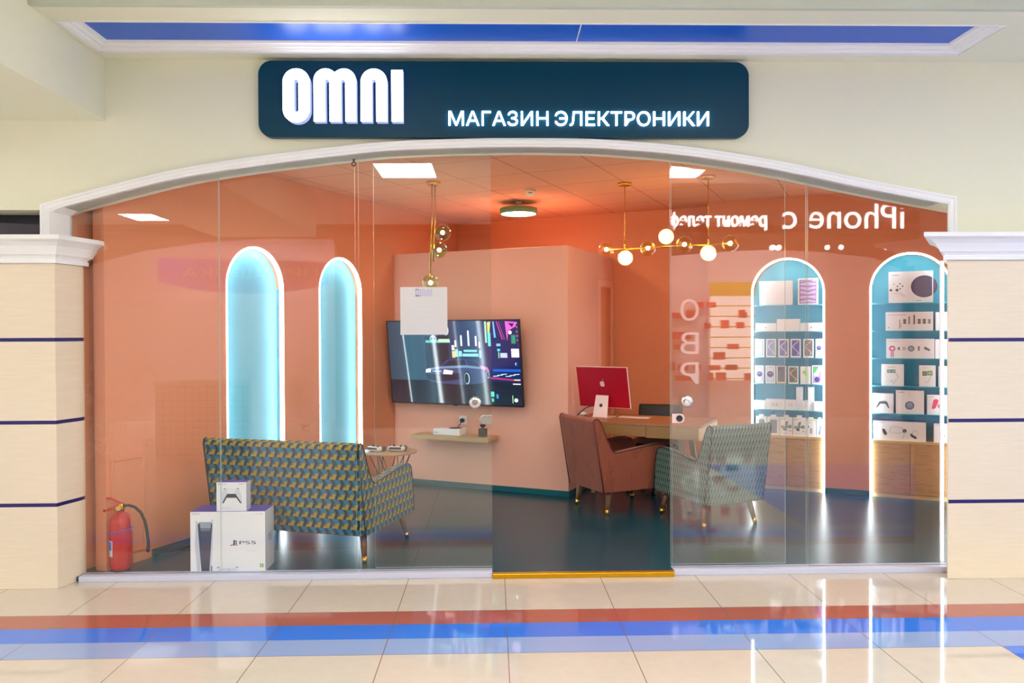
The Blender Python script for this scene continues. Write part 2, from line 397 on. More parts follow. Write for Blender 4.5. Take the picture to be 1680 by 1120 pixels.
# white trim around the opening: moulded face and the deep reveal behind it
def offset_curve(P, d):
    out = []
    for i, p in enumerate(P):
        a = P[max(i-1, 0)]; b = P[min(i+1, len(P)-1)]; t = Vector((b[0]-a[0], b[1]-a[1])).normalized(); out.append((p[0]-t.y*d, p[1]+t.x*d))
    return out
path = [(-2.70, 1.9)] + AC + [(2.85, 1.9)]
def mitre(P, d):
    o = offset_curve(AC, d); return [(-2.70-d, 1.9), (-2.70-d, AC[0][1]+d*.9)] + o[1:-1] + [(2.85+d, AC[-1][1]+d*.85), (2.85+d, 1.9)]
g = G()
inner = [(-2.70, 1.9)] + AC + [(2.85, 1.9)]
rings = [(0.0, 4.925), (.012, 4.918), (.016, 4.925), (.034, 4.92), (.038, 4.912), (.05, 4.912), (.052, 4.95)]
prev = [(-2.655, 5.10)] ; cur = None
lines = []
for d, y in rings:
    P = inner if d == 0 else mitre(inner, d); lines.append([(a, y, b) for a, b in P])
rev = [((-2.655 if i < 2 else (2.965 if i >= len(inner)-2 else a)), 5.10, b) for i, (a, b) in enumerate(inner)]
lines.insert(0, rev)
for A, B in zip(lines, lines[1:]):
    for i in range(len(A)-1): g.face([A[i], A[i+1], B[i+1], B[i]], smooth=False)
ob('trim_1', g, 'white', **struct)
# dark hollow above the left pillar
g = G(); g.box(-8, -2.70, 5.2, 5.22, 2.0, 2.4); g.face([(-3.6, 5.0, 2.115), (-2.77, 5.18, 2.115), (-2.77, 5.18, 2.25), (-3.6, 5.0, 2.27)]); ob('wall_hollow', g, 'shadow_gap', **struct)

# ceiling over the shopfront: beam, coffer with crown moulding and blue stretch film
g = G()
g.box(-3.6, 8, 4.815, 5.16, 3.235, 3.30); g.box(-3.6, 8, 4.17, 4.345, 3.235, 3.38)
g.box(-3.6, -2.335, 4.345, 4.815, 3.235, 3.30); g.box(2.85, 8, 4.345, 4.815, 3.235, 3.30)
g.box(-2.335, 2.85, 4.345, 4.815, 3.33, 3.36)
ob('ceiling', g, 'cream', **struct)
g = G(); g.box(-3.6, 8, 4.14, 4.17, 3.236, 3.42); ob('beam_face', g, 'grey_green', **struct)
g = G(); g.box(-3.7, -2.37, -.6, 4.95, 2.86, 3.42); ob('beam_left', g, 'cream', **struct)
g = G(); steps = [(0, 3.228), (0, 3.236), (.02, 3.240), (.024, 3.252), (.045, 3.250), (.05, 3.264), (.075, 3.262), (.08, 3.276)]
def rect_ring(d): return [(-2.335+d, 4.345), (-2.335+d, 4.815-d), (2.85-d*1.35, 4.815-d), (2.85-d*1.35, 4.345)]
for (a, za), (b, zb) in zip(steps, steps[1:]):
    P, Q = rect_ring(a), rect_ring(b)
    for i in range(3): g.face([(*P[i], za), (*P[i+1], za), (*Q[i+1], zb), (*Q[i], zb)])
g.box(-2.335, 2.85, 4.345, 4.352, 3.228, 3.30)
ob('trim_2', g, 'white', **struct)
g = G(); g.box(-2.27, 2.76, 4.35, 4.745, 3.277, 3.287); g.box(.5, .506, 4.35, 4.745, 3.2763, 3.277, 1)
ob('ceiling_panel', g, ['blue_ceiling', 'white'], **struct)
# mall ceiling overhead with louvre lamps: three mirrored, the rest unseen and added for light
g = G(); g.box(-9, 1.2, -6, 4.14, 3.36, 3.40); g.box(1.2, 9, .6, 4.14, 3.36, 3.40); g.box(1.2, 9, -6, .6, 4.1, 4.14); g.box(1.17, 1.2, -6, .6, 3.36, 4.1); g.box(1.2, 9, .6, .63, 3.40, 4.14); ob('ceiling_mall', g, 'mall_white', **struct)
for i, (x, y) in enumerate([(-.95, 1.4), (2.05, 1.4), (-5.25, -2.1), (-5.4, 1.4), (-3.3, 1.4), (4.3, 1.4), (6.4, 1.4), (.5, -1.7), (.5, -.3)]):
    t = empty('ceiling_or_fill_light', (x, y, 3.36), kind='structure')
    g = G(); g.box(-.31, .31, -.36, .36, -.012, -.008); ob('diffuser', g, 'mall_lamp', t)
    g = G()
    for a, b, c_, d_ in ((-.33, .33, -.38, -.36), (-.33, .33, .36, .38), (-.33, -.31, -.36, .36), (.31, .33, -.36, .36)): g.box(a, b, c_, d_, -.02, 0)
    for j in range(1, 5): g.box(-.31, .31, -.36+j*.144-.003, -.36+j*.144+.003, -.019, -.012)
    ob('frame', g, 'white', t)

# pillars: laminate panels with dark blue strips and a white capital
def pillar(name, plan, zs, top):
    t = empty(name, (plan[0][0], plan[0][1], 0), kind='structure')
    o = Vector((plan[0][0], plan[0][1])); P = [(a-o.x, b-o.y) for a, b in plan]
    edges = [0.0] + zs + [top]
    for a, b in zip(edges, edges[1:]):
        g = G(); g.prism(P, 'z', a + (.011 if a else 0), b - (.011 if b != top else 0)); ob('panel', g, 'laminate', t, bevel=.003)
    cx = sum(p[0] for p in P)/len(P); cy = sum(p[1] for p in P)/len(P)
    for zz in zs:
        g = G(); g.prism([(cx+(p[0]-cx)*.985, cy+(p[1]-cy)*.985) for p in P], 'z', zz-.011, zz+.011); ob('strip', g, 'dark_blue', t)
    prof = [(.0, 0), (.022, 0), (.022, .022), (.014, .03), (.028, .045), (.04, .05), (.042, .058), (.05, .075), (.064, .1), (.088, .12), (.118, .134), (.118, .160), (0, .160)]
    g = G()
    def outl(d):
        n = len(P); L = []
        for i in range(n):
            p0, p1, p2 = (Vector(P[j % n]) for j in (i-1, i, i+1))
            n1 = (p1-p0).normalized(); n2 = (p2-p1).normalized(); n1 = Vector((n1.y, -n1.x)); n2 = Vector((n2.y, -n2.x))
            m = (n1+n2).normalized(); L.append(p1 + m*d/max(.3, m.dot(n1)))
        return L
    R = [[(q.x, q.y, top+z) for q in outl(d)] for d, z in prof]
    for A, B in zip(R, R[1:]):
        for i in range(len(A)): g.face([A[i], A[(i+1) % len(A)], B[(i+1) % len(A)], B[i]])
    g.face(R[-1]); ob('capital', g, 'white', t)
    return t
pillar('pillar_left', [(-3.35, 4.91), (-2.662, 4.91), (-2.605, 5.115), (-2.605, 5.14), (-3.35, 5.14)], [.512, 1.016, 1.52], 1.985)
pillar('pillar_right', [(2.83, 4.895), (3.75, 4.895), (3.75, 5.14), (2.985, 5.14)], [.484, .99, 1.493], 1.99)

# sill, threshold and glass
for a, b in ((-2.60, -.012), (1.146, 2.97)):
    g = G(); g.box(a, b, 5.03, 5.13, 0, .036); ob('trim_3' if a < 0 else 'trim_4', g, 'sill', bevel=.003, **struct)
g = G(); g.box(-.01, 1.144, 5.005, 5.05, 0, .031); ob('door_threshold', g, 'gold', bevel=.004, **struct)
def pane(name, x0, x1, y, z0=.036, th=.010):
    n = max(2, int((x1-x0)/.08)); xs = [x0+(x1-x0)*i/n for i in range(n+1)]
    up = [(x, arch_z(x)+.015) for x in xs]
    g = G(); g.prism([(x0, z0)] + up + [(x1, z0)], 'y', y-th/2, y+th/2, m=0, m_side=1)
    return ob(name, g, ['glass', 'edge'], **struct)
pane('window_1', -2.655, -1.735, 5.09); pane('window_2', -1.729, -.874, 5.09); pane('window_3', -.852, -.012, 5.09)
pane('window_4', 1.146, 2.017, 5.09); pane('window_5', 2.028, 2.965, 5.09)
for nm, x0, x1, kx, lx, sgn in (('door_1', -.762, -.010, -.117, -.045, 1), ('door_2', 1.145, 1.895, 1.24, 1.19, -1)):
    d = pane(nm, x0, x1, 5.128, .045)
    kz = 1.106; lz = .997
    g = G()
    g.lathe([(0, 0), (.034, .0), (.038, .006), (.038, .016), (.03, .022), (.012, .024), (0, .021)], n=28)
    o = ob('knob', g, 'chrome', d, (kx, 5.083, kz)); o.rotation_euler = (PI/2, 0, 0)
    g = G(); w = .046
    e = x0 if sgn < 0 else x1
    cxs = [(e, -.03), (e, .03)] if sgn < 0 else [(e, .03), (e, -.03)]
    cap = [(e - sgn*(.05 + .03*math.sin(PI*i/10)), -.03*math.cos(PI*i/10)) for i in range(11)]
    g.prism([(e, -.03)] + cap + [(e, .03)], 'y', -.016, -.006)
    lk = ob('lock', g, 'pink_metal' if sgn < 0 else 'chrome', d, (0, 5.085, lz), bevel=.003)
    if sgn < 0:
        g = G(); g.lathe([(0, 0), (.021, 0), (.021, .006), (.014, .008), (.013, .003), (0, .003)], n=24); q = ob('lock_cylinder', g, 'dark', lk, (e+.045, -.016, 0)); q.rotation_euler = (PI/2, 0, 0)
# little ring hook under the arch
g = G(); g.tube([(0, 0, .03), (0, 0, 0)], .006); g.tube([(.012*math.sin(2*PI*i/16), 0, -.012-.012*-math.cos(2*PI*i/16)-.002) for i in range(17)], .0035, 8, caps=False)
ob('ring_hook', g, 'dark', loc=(-.876, 5.07, 2.635), label='small dark ring hook under the arch at the glass joint', cat='hook')
# LED line standing against the glass at the right jamb
t = empty('led_strip', (2.95, 5.165, .03), label='upright white LED strip at the glass beside the right pillar', cat='light')
g = G(); g.box(-.011, .011, 0, .012, 0, 1.98); ob('channel', g, 'white_plastic', t)
g = G(); g.box(-.009, .009, -.006, 0, .005, 1.975); ob('diffuser', g, 'led_edge', t)

# ------------------------------------------------------------------ sign over the arch
t = empty('shop_sign', (.082, 4.945, 2.747), label='dark teal shop sign with lit white lettering above the arch', cat='sign')
g = G(); g.prism(rr(-1.505, 1.505, 0, .467, .085, 8), 'y', -.05, 0); ob('sign_panel', g, 'sign_panel', t, bevel=.004)
ox, oz = .082, 2.747
def L(pts): return [(a-ox, b-oz) for a, b in pts]
def arc(cx, cz, r, a0, a1, n=14, rz=None):
    return [(cx+r*math.cos(math.radians(a0+(a1-a0)*i/n)), cz+(rz or r)*math.sin(math.radians(a0+(a1-a0)*i/n))) for i in range(n+1)]
top = 3.147; bot = 2.829
def slot(x0, x1, zt): return arc((x0+x1)/2, zt-(x1-x0)/2, (x1-x0)/2, 180, 0, 8)
letters = {}
letters['letter_o'] = ('ring', arc(-1.1785, top-.082, .0815, 0, 180) + arc(-1.1785, 2.821+.082, .0815, 180, 360), arc(-1.1785, 3.081-.0125, .0125, 0, 180, 8) + arc(-1.1785, 2.885+.0125, .0125, 180, 360, 8))
letters['letter_m'] = ('poly', [(-1.075, bot)] + arc(-1.0025, top-.0725, .0725, 180, 46) + arc(-.8925, top-.0725, .0725, 134, 0) + [(-.82, bot), (-.885, bot)] + slot(-.910, -.885, 3.082)[::-1] + [(-.910, bot), (-.98, bot)] + slot(-1.005, -.98, 3.082)[::-1] + [(-1.005, bot)])
letters['letter_n'] = ('poly', [(-.792, bot)] + arc(-.7125, top-.0795, .0795, 180, 0) + [(-.633, bot), (-.699, bot)] + slot(-.724, -.699, 3.082)[::-1] + [(-.724, bot)])
letters['letter_i'] = ('poly', [(-.607, bot), (-.607, 3.139), (-.538, 3.139), (-.538, bot)])
k = NT('lilac_letter_side'); k.base(S(186, 190, 222), .45); k.b.inputs['Emission Color'].default_value = S(170, 190, 250); k.b.inputs['Emission Strength'].default_value = .45; M['letter_side'] = k.m
def letter_mesh(spec, y0, y1):
    g = G()
    if spec[0] == 'poly': g.prism(L(spec[1]), 'y', y0, y1, m=1, m_lo=0, m_side=1)
    else:
        O, I = L(spec[1]), L(spec[2]); n = 60
        def rs(P):
            d = [0]
            Q = P + [P[0]]
            for a, b in zip(Q, Q[1:]): d.append(d[-1] + math.hypot(b[0]-a[0], b[1]-a[1]))
            return Q, d
        cx, cz = -1.1785-ox, (top+2.821)/2-oz
        def at_angle(P, a):
            best = None; dx, dz = math.cos(a), math.sin(a)
            Q = P + [P[0]]
            for p, q in zip(Q, Q[1:]):
                ex, ez = q[0]-p[0], q[1]-p[1]; den = dx*ez - dz*ex
                if abs(den) < 1e-12: continue
                wx, wz = p[0]-cx, p[1]-cz; tt = (wx*ez - wz*ex)/den; uu = (wx*dz - wz*dx)/den
                if tt > 0 and -1e-9 <= uu <= 1+1e-9: best = tt if best is None else max(best, tt)
            return (cx+dx*best, cz+dz*best)
        angs = sorted({round(2*PI*i/n, 5) for i in range(n)} | {round(math.atan2(p[1]-cz, p[0]-cx) % (2*PI), 5) for p in O+I})
        A = [at_angle(O, a) for a in angs]; B = [at_angle(I, a) for a in angs]
        for i in range(len(A)):
            j = (i+1) % len(A)
            g.face([(A[i][0], y0, A[i][1]), (A[j][0], y0, A[j][1]), (B[j][0], y0, B[j][1]), (B[i][0], y0, B[i][1])], 0)
            g.face([(A[i][0], y0, A[i][1]), (A[j][0], y0, A[j][1]), (A[j][0], y1, A[j][1]), (A[i][0], y1, A[i][1])], 1)
            g.face([(B[i][0], y0, B[i][1]), (B[j][0], y0, B[j][1]), (B[j][0], y1, B[j][1]), (B[i][0], y1, B[i][1])], 1)
    return g
for nm, sp in letters.items(): ob(nm, letter_mesh(sp, -.105, -.05), ['sign_white', 'letter_side'], t)
for body, x0, x1 in (('МАГАЗИН', -.266, .345), ('ЭЛЕКТРОНИКИ', .385, 1.335)):
    g = G(); g.text(body, x0-ox, 2.819-oz-.002, .089, x1-x0, y=-.062, depth=.010); ob('lettering', g, 'sign_white', t)

# ================================================================== the shop
def floor_poly(y0=5.05, u1=8.45, v0=-4.75, v1=.95):
    pts = [(-3.1, y0), (3.6, y0)]; L2 = [local(*p) for p in pts]
    return L2 + [(v1, u1), (v0, u1)]
g = G(); P = floor_poly(); g.prism(P, 'z', 0.004, FL); ob('floor_shop', g, 'teal_floor', rz=RZ, **struct)
g = G(); g.prism(floor_poly(5.155), 'z', ZC, ZC+.03); ob('ceiling_shop', g, 'ceiling_tiles', rz=RZ, **struct)

def arch_outline(a, b, top):
    r = (b-a)/2; c = (a+b)/2
    return [(a, FL)] + [(c - r*math.cos(PI*i/28), top-r + r*math.sin(PI*i/28)) for i in range(29)] + [(b, FL)]
def led_arch(a, b, top, th, axis, lo, hi):
    g = G(); O = arch_outline(a, b, top); r = (b-a)/2; I = arch_outline(a+th, b-th, top-th)
    for i in range(len(O)-1):
        q = [O[i], O[i+1], I[i+1], I[i]]
        g.prism(q, axis, lo, hi)
    return g
NL = [(4.60, 5.245, 2.245), (5.71, 6.35, 2.254)]
out = [(3.55, FL)]
for a, b, tp in NL: out += arch_outline(a, b, tp)
out += [(8.30, FL), (8.30, ZC), (3.55, ZC)]
# left wall: (u, z) outline pushed through v; in the turned frame x = v, y = u
g = G(); g.prism(out, 'x', -4.60, -4.50); g.box(-4.72, -4.66, 3.3, 8.3, FL, ZC, 0); ob('wall_left', g, 'terracotta', rz=RZ, **struct)
for i, (a, b, tp) in enumerate(NL):
    g = G(); g.box(-4.585, -4.575, a-.02, b+.02, FL, tp+.03); g.box(-4.58, -4.515, b, b+.02, FL, tp-.1); g.box(-4.58, -4.515, a-.02, a, FL, tp-.1)
    w = ob('wall_niche', g, 'niche_blue', rz=RZ, **struct)
    g = led_arch(a, b, tp, .014, 'x', -4.53, -4.498)
    o = ob('led_strip', g, 'led', w)
# inspection hatch low on the left wall
g = G(); g.box(-4.5, -4.492, 3.60, 3.83, .12, .73); ob('wall_hatch', g, 'terracotta', rz=RZ, bevel=.003, **struct)
g = G()
for q in ((3.585, 3.605, .105, .745), (3.825, 3.845, .105, .745), (3.605, 3.825, .725, .745), (3.605, 3.825, .105, .125)): g.box(-4.5, -4.486, *q)
ob('trim_5', g, 'terracotta', rz=RZ, bevel=.003, **struct)

# box room that carries the television
g = G(); g.box(-4.5, -2.6, 6.91, 8.28, FL, 2.36); ob('wall_box', g, 'peach', rz=RZ, bevel=.004, **struct)
t = empty('door_3', room(7.97, -2.6, FL), RZ, kind='structure')
g = G(); g.box(0, .012, -.14, .2, 0, 1.99); ob('panel', g, 'terracotta', t)
g = G()
g.box(0, .022, -.225, -.15, 0, 2.07); g.box(0, .022, .21, .29, 0, 2.07); g.box(0, .022, -.15, .21, 2.0, 2.07); ob('frame', g, 'peach', t, bevel=.003)
g = G(); g.box(-4.6, -1.40, 8.28, 8.40, FL, ZC); ob('wall_back', g, 'terracotta', rz=RZ, **struct)

# niche wall with the lit shelves
NR = [(-1.115, -.45, 2.257), (-.063, .602, 2.262)]
out = [(-1.53, FL)]
for a, b, tp in NR: out += arch_outline(a, b, tp)
out += [(.80, FL), (.80, ZC), (-1.53, ZC)]
g = G(); g.prism(out, 'y', 8.03, 8.29); g.box(-1.53, .8, 8.33, 8.38, FL, ZC); ob('wall_niches', g, 'terracotta', rz=RZ, **struct)
g = G(); g.box(.78, .88, 6.14, 8.3, FL, ZC); ob('wall_right', g, 'terracotta', rz=RZ, **struct)
for i, (a, b, tp) in enumerate(NR):
    g = G(); g.box(a-.02, b+.02, 8.285, 8.30, FL, tp+.03); g.box(a-.004, a+.001, 8.05, 8.29, FL, tp-.33); g.box(b-.001, b+.004, 8.05, 8.29, FL, tp-.33)
    w = ob('wall_niche', g, 'niche_teal', rz=RZ, **struct)
    g = led_arch(a, b, tp, .014, 'y', 8.028, 8.05); o = ob('led_strip', g, 'led_soft', w)
SHELVES = [.80, 1.052, 1.305, 1.557, 1.81]
for i, (a, b, tp) in enumerate(NR):
    for j, z in enumerate(SHELVES):
        dz = 0
        if z > tp-.33: 
            r = (b-a)/2; dz = r - math.sqrt(max(0, r*r - max(0, z-(tp-r))**2))
        w = 'niche of phone boxes' if i == 0 else 'niche with the console carton'
        nth = ['lowest', 'second lowest', 'middle', 'second highest', 'highest'][j]
        g = G(); g.box(a+.018+dz, b-.018-dz, 8.055, 8.285, z-.008, z)
        g2 = ob('shelf', g, 'niche_teal', loc=(0, 0, 0), rz=RZ, label='%s teal shelf in the lit %s' % (nth, w), cat='shelf', group='teal shelves in the lit niches')
    t = empty('base_cabinet', room(8.05, (a+b)/2, FL), RZ, label='rustic oak cabinet below the %s' % w, cat='cabinet')
    hw = (b-a)/2-.02
    g = G(); g.box(-hw, hw, .02, .23, .035, .50); ob('body', g, 'oak_light', t)
    g = G(); g.box(-hw, hw, -.012, .23, .50, .525); ob('top', g, 'oak_light', t, bevel=.002)
    g = G(); g.box(-hw, hw, .01, .2, 0, .035); ob('plinth', g, 'oak_light', t)
    mid = -.01 if i == 0 else .0
    for q in ((-hw, mid-.0025), (mid+.0025, hw)):
        g = G(); g.box(q[0], q[1], 0, .018, .04, .497); o = ob('door', g, 'oak', t, bevel=.0015)
# teal skirting
def skirt(name, x0, x1, y0, y1): 
    g = G(); g.box(x0, x1, y0, y1, FL, FL+.055); ob(name, g, 'teal_skirt', rz=RZ, bevel=.004, **struct)
skirt('baseboard_back', -4.5, -2.59, 6.898, 6.912); skirt('baseboard_side', -2.602, -2.588, 6.898, 7.74)
skirt('baseboard_niche', NR[0][1], NR[1][0], 8.016, 8.032); skirt('baseboard_right', -1.53, NR[0][0], 8.016, 8.032)
skirt('baseboard_left', -4.502, -4.488, 3.9, NL[0][0]); skirt('baseboard_left.001', -4.502, -4.488, NL[0][1], NL[1][0]); skirt('baseboard_left.002', -4.502, -4.488, NL[1][1], 6.91)

# ================================================================== furniture
def seat_legs(t, W, D, yb, yf):
    for sx in (-1, 1):
        for y, sy in ((yb, -1), (yf, 1)):
            a = Vector((sx*(W/2-.07), y, .20)); b = Vector((sx*(W/2-.035), y + sy*.045, 0))
            g = G(); p = a.lerp(b, .78); g.tube([a, p], [.026, .0185], 14); lg = ob('leg', g, 'legwood', t)
            g = G(); g.tube([a.lerp(b, .775), b], [.0195, .0145], 14); ob('brass_tip', g, 'brass', lg)
def upholstered(name, loc, rz, W, D, fab, pipe, **k):
    t = empty(name, loc, rz, **k); f = D/.79; th = .075
    prof = [(0, .19), (-.10, .785), (-.095, .805), (-.075, .812), (-.045, .795), (-.02, .75), (.03, .635), (.085, .545), (.115, .522), (.15, .518), (.22, .527), (.45, .553), (.60, .566), (.68, .563), (.72, .545), (.742, .515), (.77, .38), (.785, .205), (.77, .19)]
    prof = [(a*f if a > 0 else a, b) for a, b in prof]
    for sx in (-1, 1):
        g = G(); x0, x1 = (W/2-th, W/2) if sx > 0 else (-W/2, -W/2+th)
        g.prism(prof, 'x', x0, x1); arm = ob('armrest', g, fab, t, bevel=.012, seg=3)
        g = G(); xo = sx*(W/2-.002)
        g.tube([(xo, a, b) for a, b in prof[1:18]], .0055, 8); g.tube([(xo, prof[1][0]-.004, prof[1][1]), (xo, prof[0][0]-.004, prof[0][1])], .005, 8)
        ob('piping', g, pipe, arm)
    g = G(); g.prism([(-.002, .19), (-.102, .785), (-.09, .806), (-.07, .812), (-.035, .80), (-.005, .70), (.10, .40), (.10, .19)], 'x', -W/2+.012, W/2-.012)
    ob('backrest', g, fab, t, bevel=.01, seg=3)
    g = G(); g.box(-W/2+th-.005, W/2-th+.005, .06, D-.04, .19, .33); ob('seat_frame', g, fab, t, bevel=.01)
    g = G(); g.box(-W/2+th+.004, W/2-th-.004, .10, D-.025, .332, .44); ob('seat_cushion', g, fab, t, bevel=.035, seg=4)
    g = G(); g.box(-W/2+.03, W/2-.03, .02, D-.03, .184, .192); ob('base_panel', g, 'dark', t)
    seat_legs(t, W, D, .09, D-.10)
    return t
yaw = lambda dx, dy: -math.atan2(dx, dy)
upholstered('sofa', (-1.392, 5.395, FL), yaw(.302, .953), 1.17, .79, 'cubes', 'navy_pipe', label='two-seat sofa in blue and ochre cube-patterned fabric with its back to the glass', cat='sofa')
fx, fy = .905, .425
upholstered('armchair', (.775+.02, 6.80, FL), yaw(fx, fy), .56, .70, 'velvet', 'rust_pipe', label='rust velvet armchair tucked against the desk', cat='chair', group='armchairs at the desk')
gx_, gy_ = -.36, .933
upholstered('armchair', (1.865, 6.14, FL), yaw(gx_, gy_), .56, .70, 'triangles', 'navy_pipe', label='green triangle-patterned armchair in front of the phone niche', cat='chair', group='armchairs at the desk')

# round side table with crossed wire legs
t = empty('side_table', (-.93, 7.17, FL), 0, label='small round wooden side table with black wire legs behind the sofa', cat='table')
g = G(); g.lathe([(0, .452), (.236, .452), (.242, .458), (.242, .466), (.238, .47), (0, .47)], n=48); ob('table_top', g, 'table_wood', t)
for k_ in range(6):
    a0 = 2*PI*k_/6+.3; g = G(); r0, r1 = .19, .155
    for s_ in (-1, 1):
        a1 = a0 + s_*PI/3*.95
        g.tube([(r0*math.cos(a0), r0*math.sin(a0), .452), (r1*.62*math.cos((a0+a1)/2), r1*.62*math.sin((a0+a1)/2), .2), (r1*math.cos(a1), r1*math.sin(a1), .004)], .0045, 8)
    ob('leg', g, 'black', t)
g = G(); g.tube([(.155*math.cos(2*PI*i/24), .155*math.sin(2*PI*i/24), .005) for i in range(25)], .0045, 6); ob('base_ring', g, 'black', t)
# game pads lying on it
def gamepad(loc, rz, label, front):
    t = empty('game_controller', loc, rz, label=label, cat='controller', group='game controllers on the side table')
    out = [(-.078, .012), (-.066, .044), (-.03, .05), (.03, .05), (.066, .044), (.078, .012), (.083, -.035), (.072, -.056), (.056, -.05), (.036, -.016), (-.036, -.016), (-.056, -.05), (-.072, -.056), (-.083, -.035)]
    g = G(); g.prism(out, 'z', .012, .046); ob('body', g, 'white_plastic', t, bevel=.013, seg=3)
    for sx in (-1, 1):
        g = G(); g.sphere((sx*.07, -.026, .028), .03, 16, sc=(.62, 1.25, .82)); ob('grip', g, 'dark', t)
    for x, y in ((-.044, .022), (.024, -.002)):
        g = G(); g.lathe([(.012, .044), (.007, .048), (.007, .054), (.011, .057), (.011, .06), (0, .061)], (x, y, 0), 16); ob('thumbstick', g, 'black', t)
    g = G(); g.box(-.055, .055, .044, .056, .026, .044); ob('bumper', g, 'dark', t, bevel=.004)
gamepad((-1.055, 7.12, FL+.469), 2.6, 'white and black game controller on the side table, closest to the sofa', 1)
gamepad((-.865, 7.13, FL+.469), 2.95, 'white and black game controller lying in the middle of the side table', 1)

# desk
desk_c = room(6.6, -1.90, FL)
t = empty('desk', desk_c, math.radians(-27), label='long walnut desk with drawers and splayed legs', cat='desk')
g = G(); g.box(-.60, .585, 0, .66, .728, .75); ob('desk_top', g, 'desk_wood', t, bevel=.002)
g = G(); g.box(-.58, .14, .03, .63, .64, .728); ob('apron', g, 'desk_front', t)
for x0, x1, zz in ((-.60, -.30, .64), (-.297, .115, .64), (.118, .562, .628)):
    g = G(); g.box(x0, x1, .004, .03, zz, .727); ob('drawer', g, 'desk_front', t, bevel=.0015)
g = G(); g.box(.118, .563, .03, .65, .628, .728); ob('drawer_case', g, 'desk_front', t)
g = G(); g.box(.563, .585, 0, .66, .625, .7285); ob('side_panel', g, 'oak_light', t, bevel=.001)
for x, y, dx, dy in ((.37, .18, .08, -.02), (.37, .54, .08, .05), (-.52, .2, -.05, -.02), (-.52, .54, -.05, .05)):
    g = G(); a, b = (.026, .012)
    p = [Vector((x+sx*a, y+sy*b, .628)) for sx, sy in ((-1, -1), (1, -1), (1, 1), (-1, 1))]
    q = [Vector((x+dx+sx*a*.6, y+dy+sy*b, 0)) for sx, sy in ((-1, -1), (1, -1), (1, 1), (-1, 1))]
    g.hexa(q+p); ob('leg', g, 'steel_leg', t, bevel=.002)
DT = FL+.75
# all-in-one computer seen from the back
t = empty('desktop_computer', (1.0, 7.25, DT), math.radians(-38), label='thin desktop computer with a deep red back on a pale stand', cat='computer')
tilt = Matrix.Translation((0, 0, .27)) @ Matrix.Rotation(math.radians(11), 4, 'X')
def tl(p): return tilt @ Vector(p)
g = G(); g.box(-.268, .268, 0, .0115, -.19, .195, mat=tilt); ob('display_panel', g, 'pink_metal', t, bevel=.003)
g = G(); g.box(-.262, .262, -.0015, 0, -.184, .189, mat=tilt); bk = ob('back_cover', g, 'red_metal', t)
# fruit-shaped emblem
R_ = []
for i in range(40):
    a = 2*PI*i/40; r = .028*(1 - .10*math.cos(2*a)*0 + .05*math.cos(4*a)*0); x, z = r*.92*math.cos(a), r*math.sin(a)
    if z > 0: z *= 1 - .22*math.exp(-(x/.009)**2)
    if z < 0: z *= 1 - .14*math.exp(-(x/.008)**2)
    dx, dz = x-.031, z-.004
    if math.hypot(dx, dz) < .013: 
        s_ = .013/max(1e-6, math.hypot(dx, dz)); x, z = .031+dx*s_, .004+dz*s_
    R_.append((x, z))
g = G(); g.face([tl((a, -.0022, b+.035)) for a, b in R_]); g.face([tl(p) for p in ((.001, -.0022, .066), (.004, -.0022, .075), (.012, -.0022, .079), (.010, -.0022, .070))])
ob('emblem', g, 'pink_metal', bk)
g = G(); g.hexa([Vector(p) for p in ((-.075, -.055, .006), (.075, -.055, .006), (.075, -.050, .006), (-.075, -.050, .006), (-.065, -.012, .20), (.065, -.012, .20), (.065, -.007, .20), (-.065, -.007, .20))])
st = ob('stand', g, 'pink_metal', t, bevel=.001)
g = G(); g.lathe([(0, 0), (.016, 0), (.016, .001), (0, .001)], (0, 0, 0), 20); q = ob('cable_hole', g, 'dark', st, (0, -.0365, .11)); q.rotation_euler = (math.radians(78), 0, 0)
g = G(); g.box(-.085, .085, -.06, .10, 0, .006); ob('foot', g, 'pink_metal', t, bevel=.002)
g = G(); g.box(-.14, .14, -.055, .055, .004, .014); t = ob('keyboard', g, 'pink_metal', loc=room(6.99, -1.99, DT-.003), rz=RZ, bevel=.004, label='thin pale keyboard lying on the desk', cat='keyboard')
g = G(); g.sphere((0, 0, .0), .03, 20, sc=(1, 1.7, .6)); t = ob('computer_mouse', g, 'white_plastic', loc=room(7.05, -2.50, DT+.015), rz=RZ, label='small white mouse on the desk behind the computer stand', cat='mouse')
g = G(); b0 = room(6.95, -2.53, DT+.006); b1 = room(7.02, -2.40, DT+.09)
g.tube([b0, b0.lerp(b1, .25)+Vector((0, 0, .012)), b0.lerp(b1, .55)+Vector((0, 0, .022)), b1.lerp(b0, .12)+Vector((0, 0, .012)), b1, b1+Vector((.03, -.01, .004))], .005, 8)
ob('charging_cable', g, 'dark', label='grey charging cable rising beside the computer', cat='cable')
# office chair behind the desk
t = empty('office_chair', room(7.52, -1.93, FL), RZ+.1, label='black office chair pushed under the far side of the desk', cat='chair')
g = G(); g.box(-.24, .24, -.26, .22, .42, .49); ob('seat', g, 'black', t, bevel=.03, seg=3)
g = G(); g.prism([(.20, .50), (.25, .50), (.31, .80), (.27, .815)], 'x', -.215, .215); ob('backrest', g, 'black', t, bevel=.02, seg=3)
g = G(); g.box(-.04, .04, .15, .27, .40, .56); ob('bracket', g, 'black', t, bevel=.01)
g = G(); g.tube([(0, 0, .42), (0, 0, .08)], .03, 14); ob('column', g, 'dark', t)
for k_ in range(5):
    a = 2*PI*k_/5 - PI/2 + .05; g = G(); g.tube([(0, 0, .10), (.26*math.cos(a), .26*math.sin(a), .065)], [.024, .016], 10); lg = ob('foot', g, 'dark', t)
    g = G(); g.sphere((.27*math.cos(a), .27*math.sin(a), .029), .029, 16, sc=(1, 1, 1)); ob('caster', g, 'black', lg)

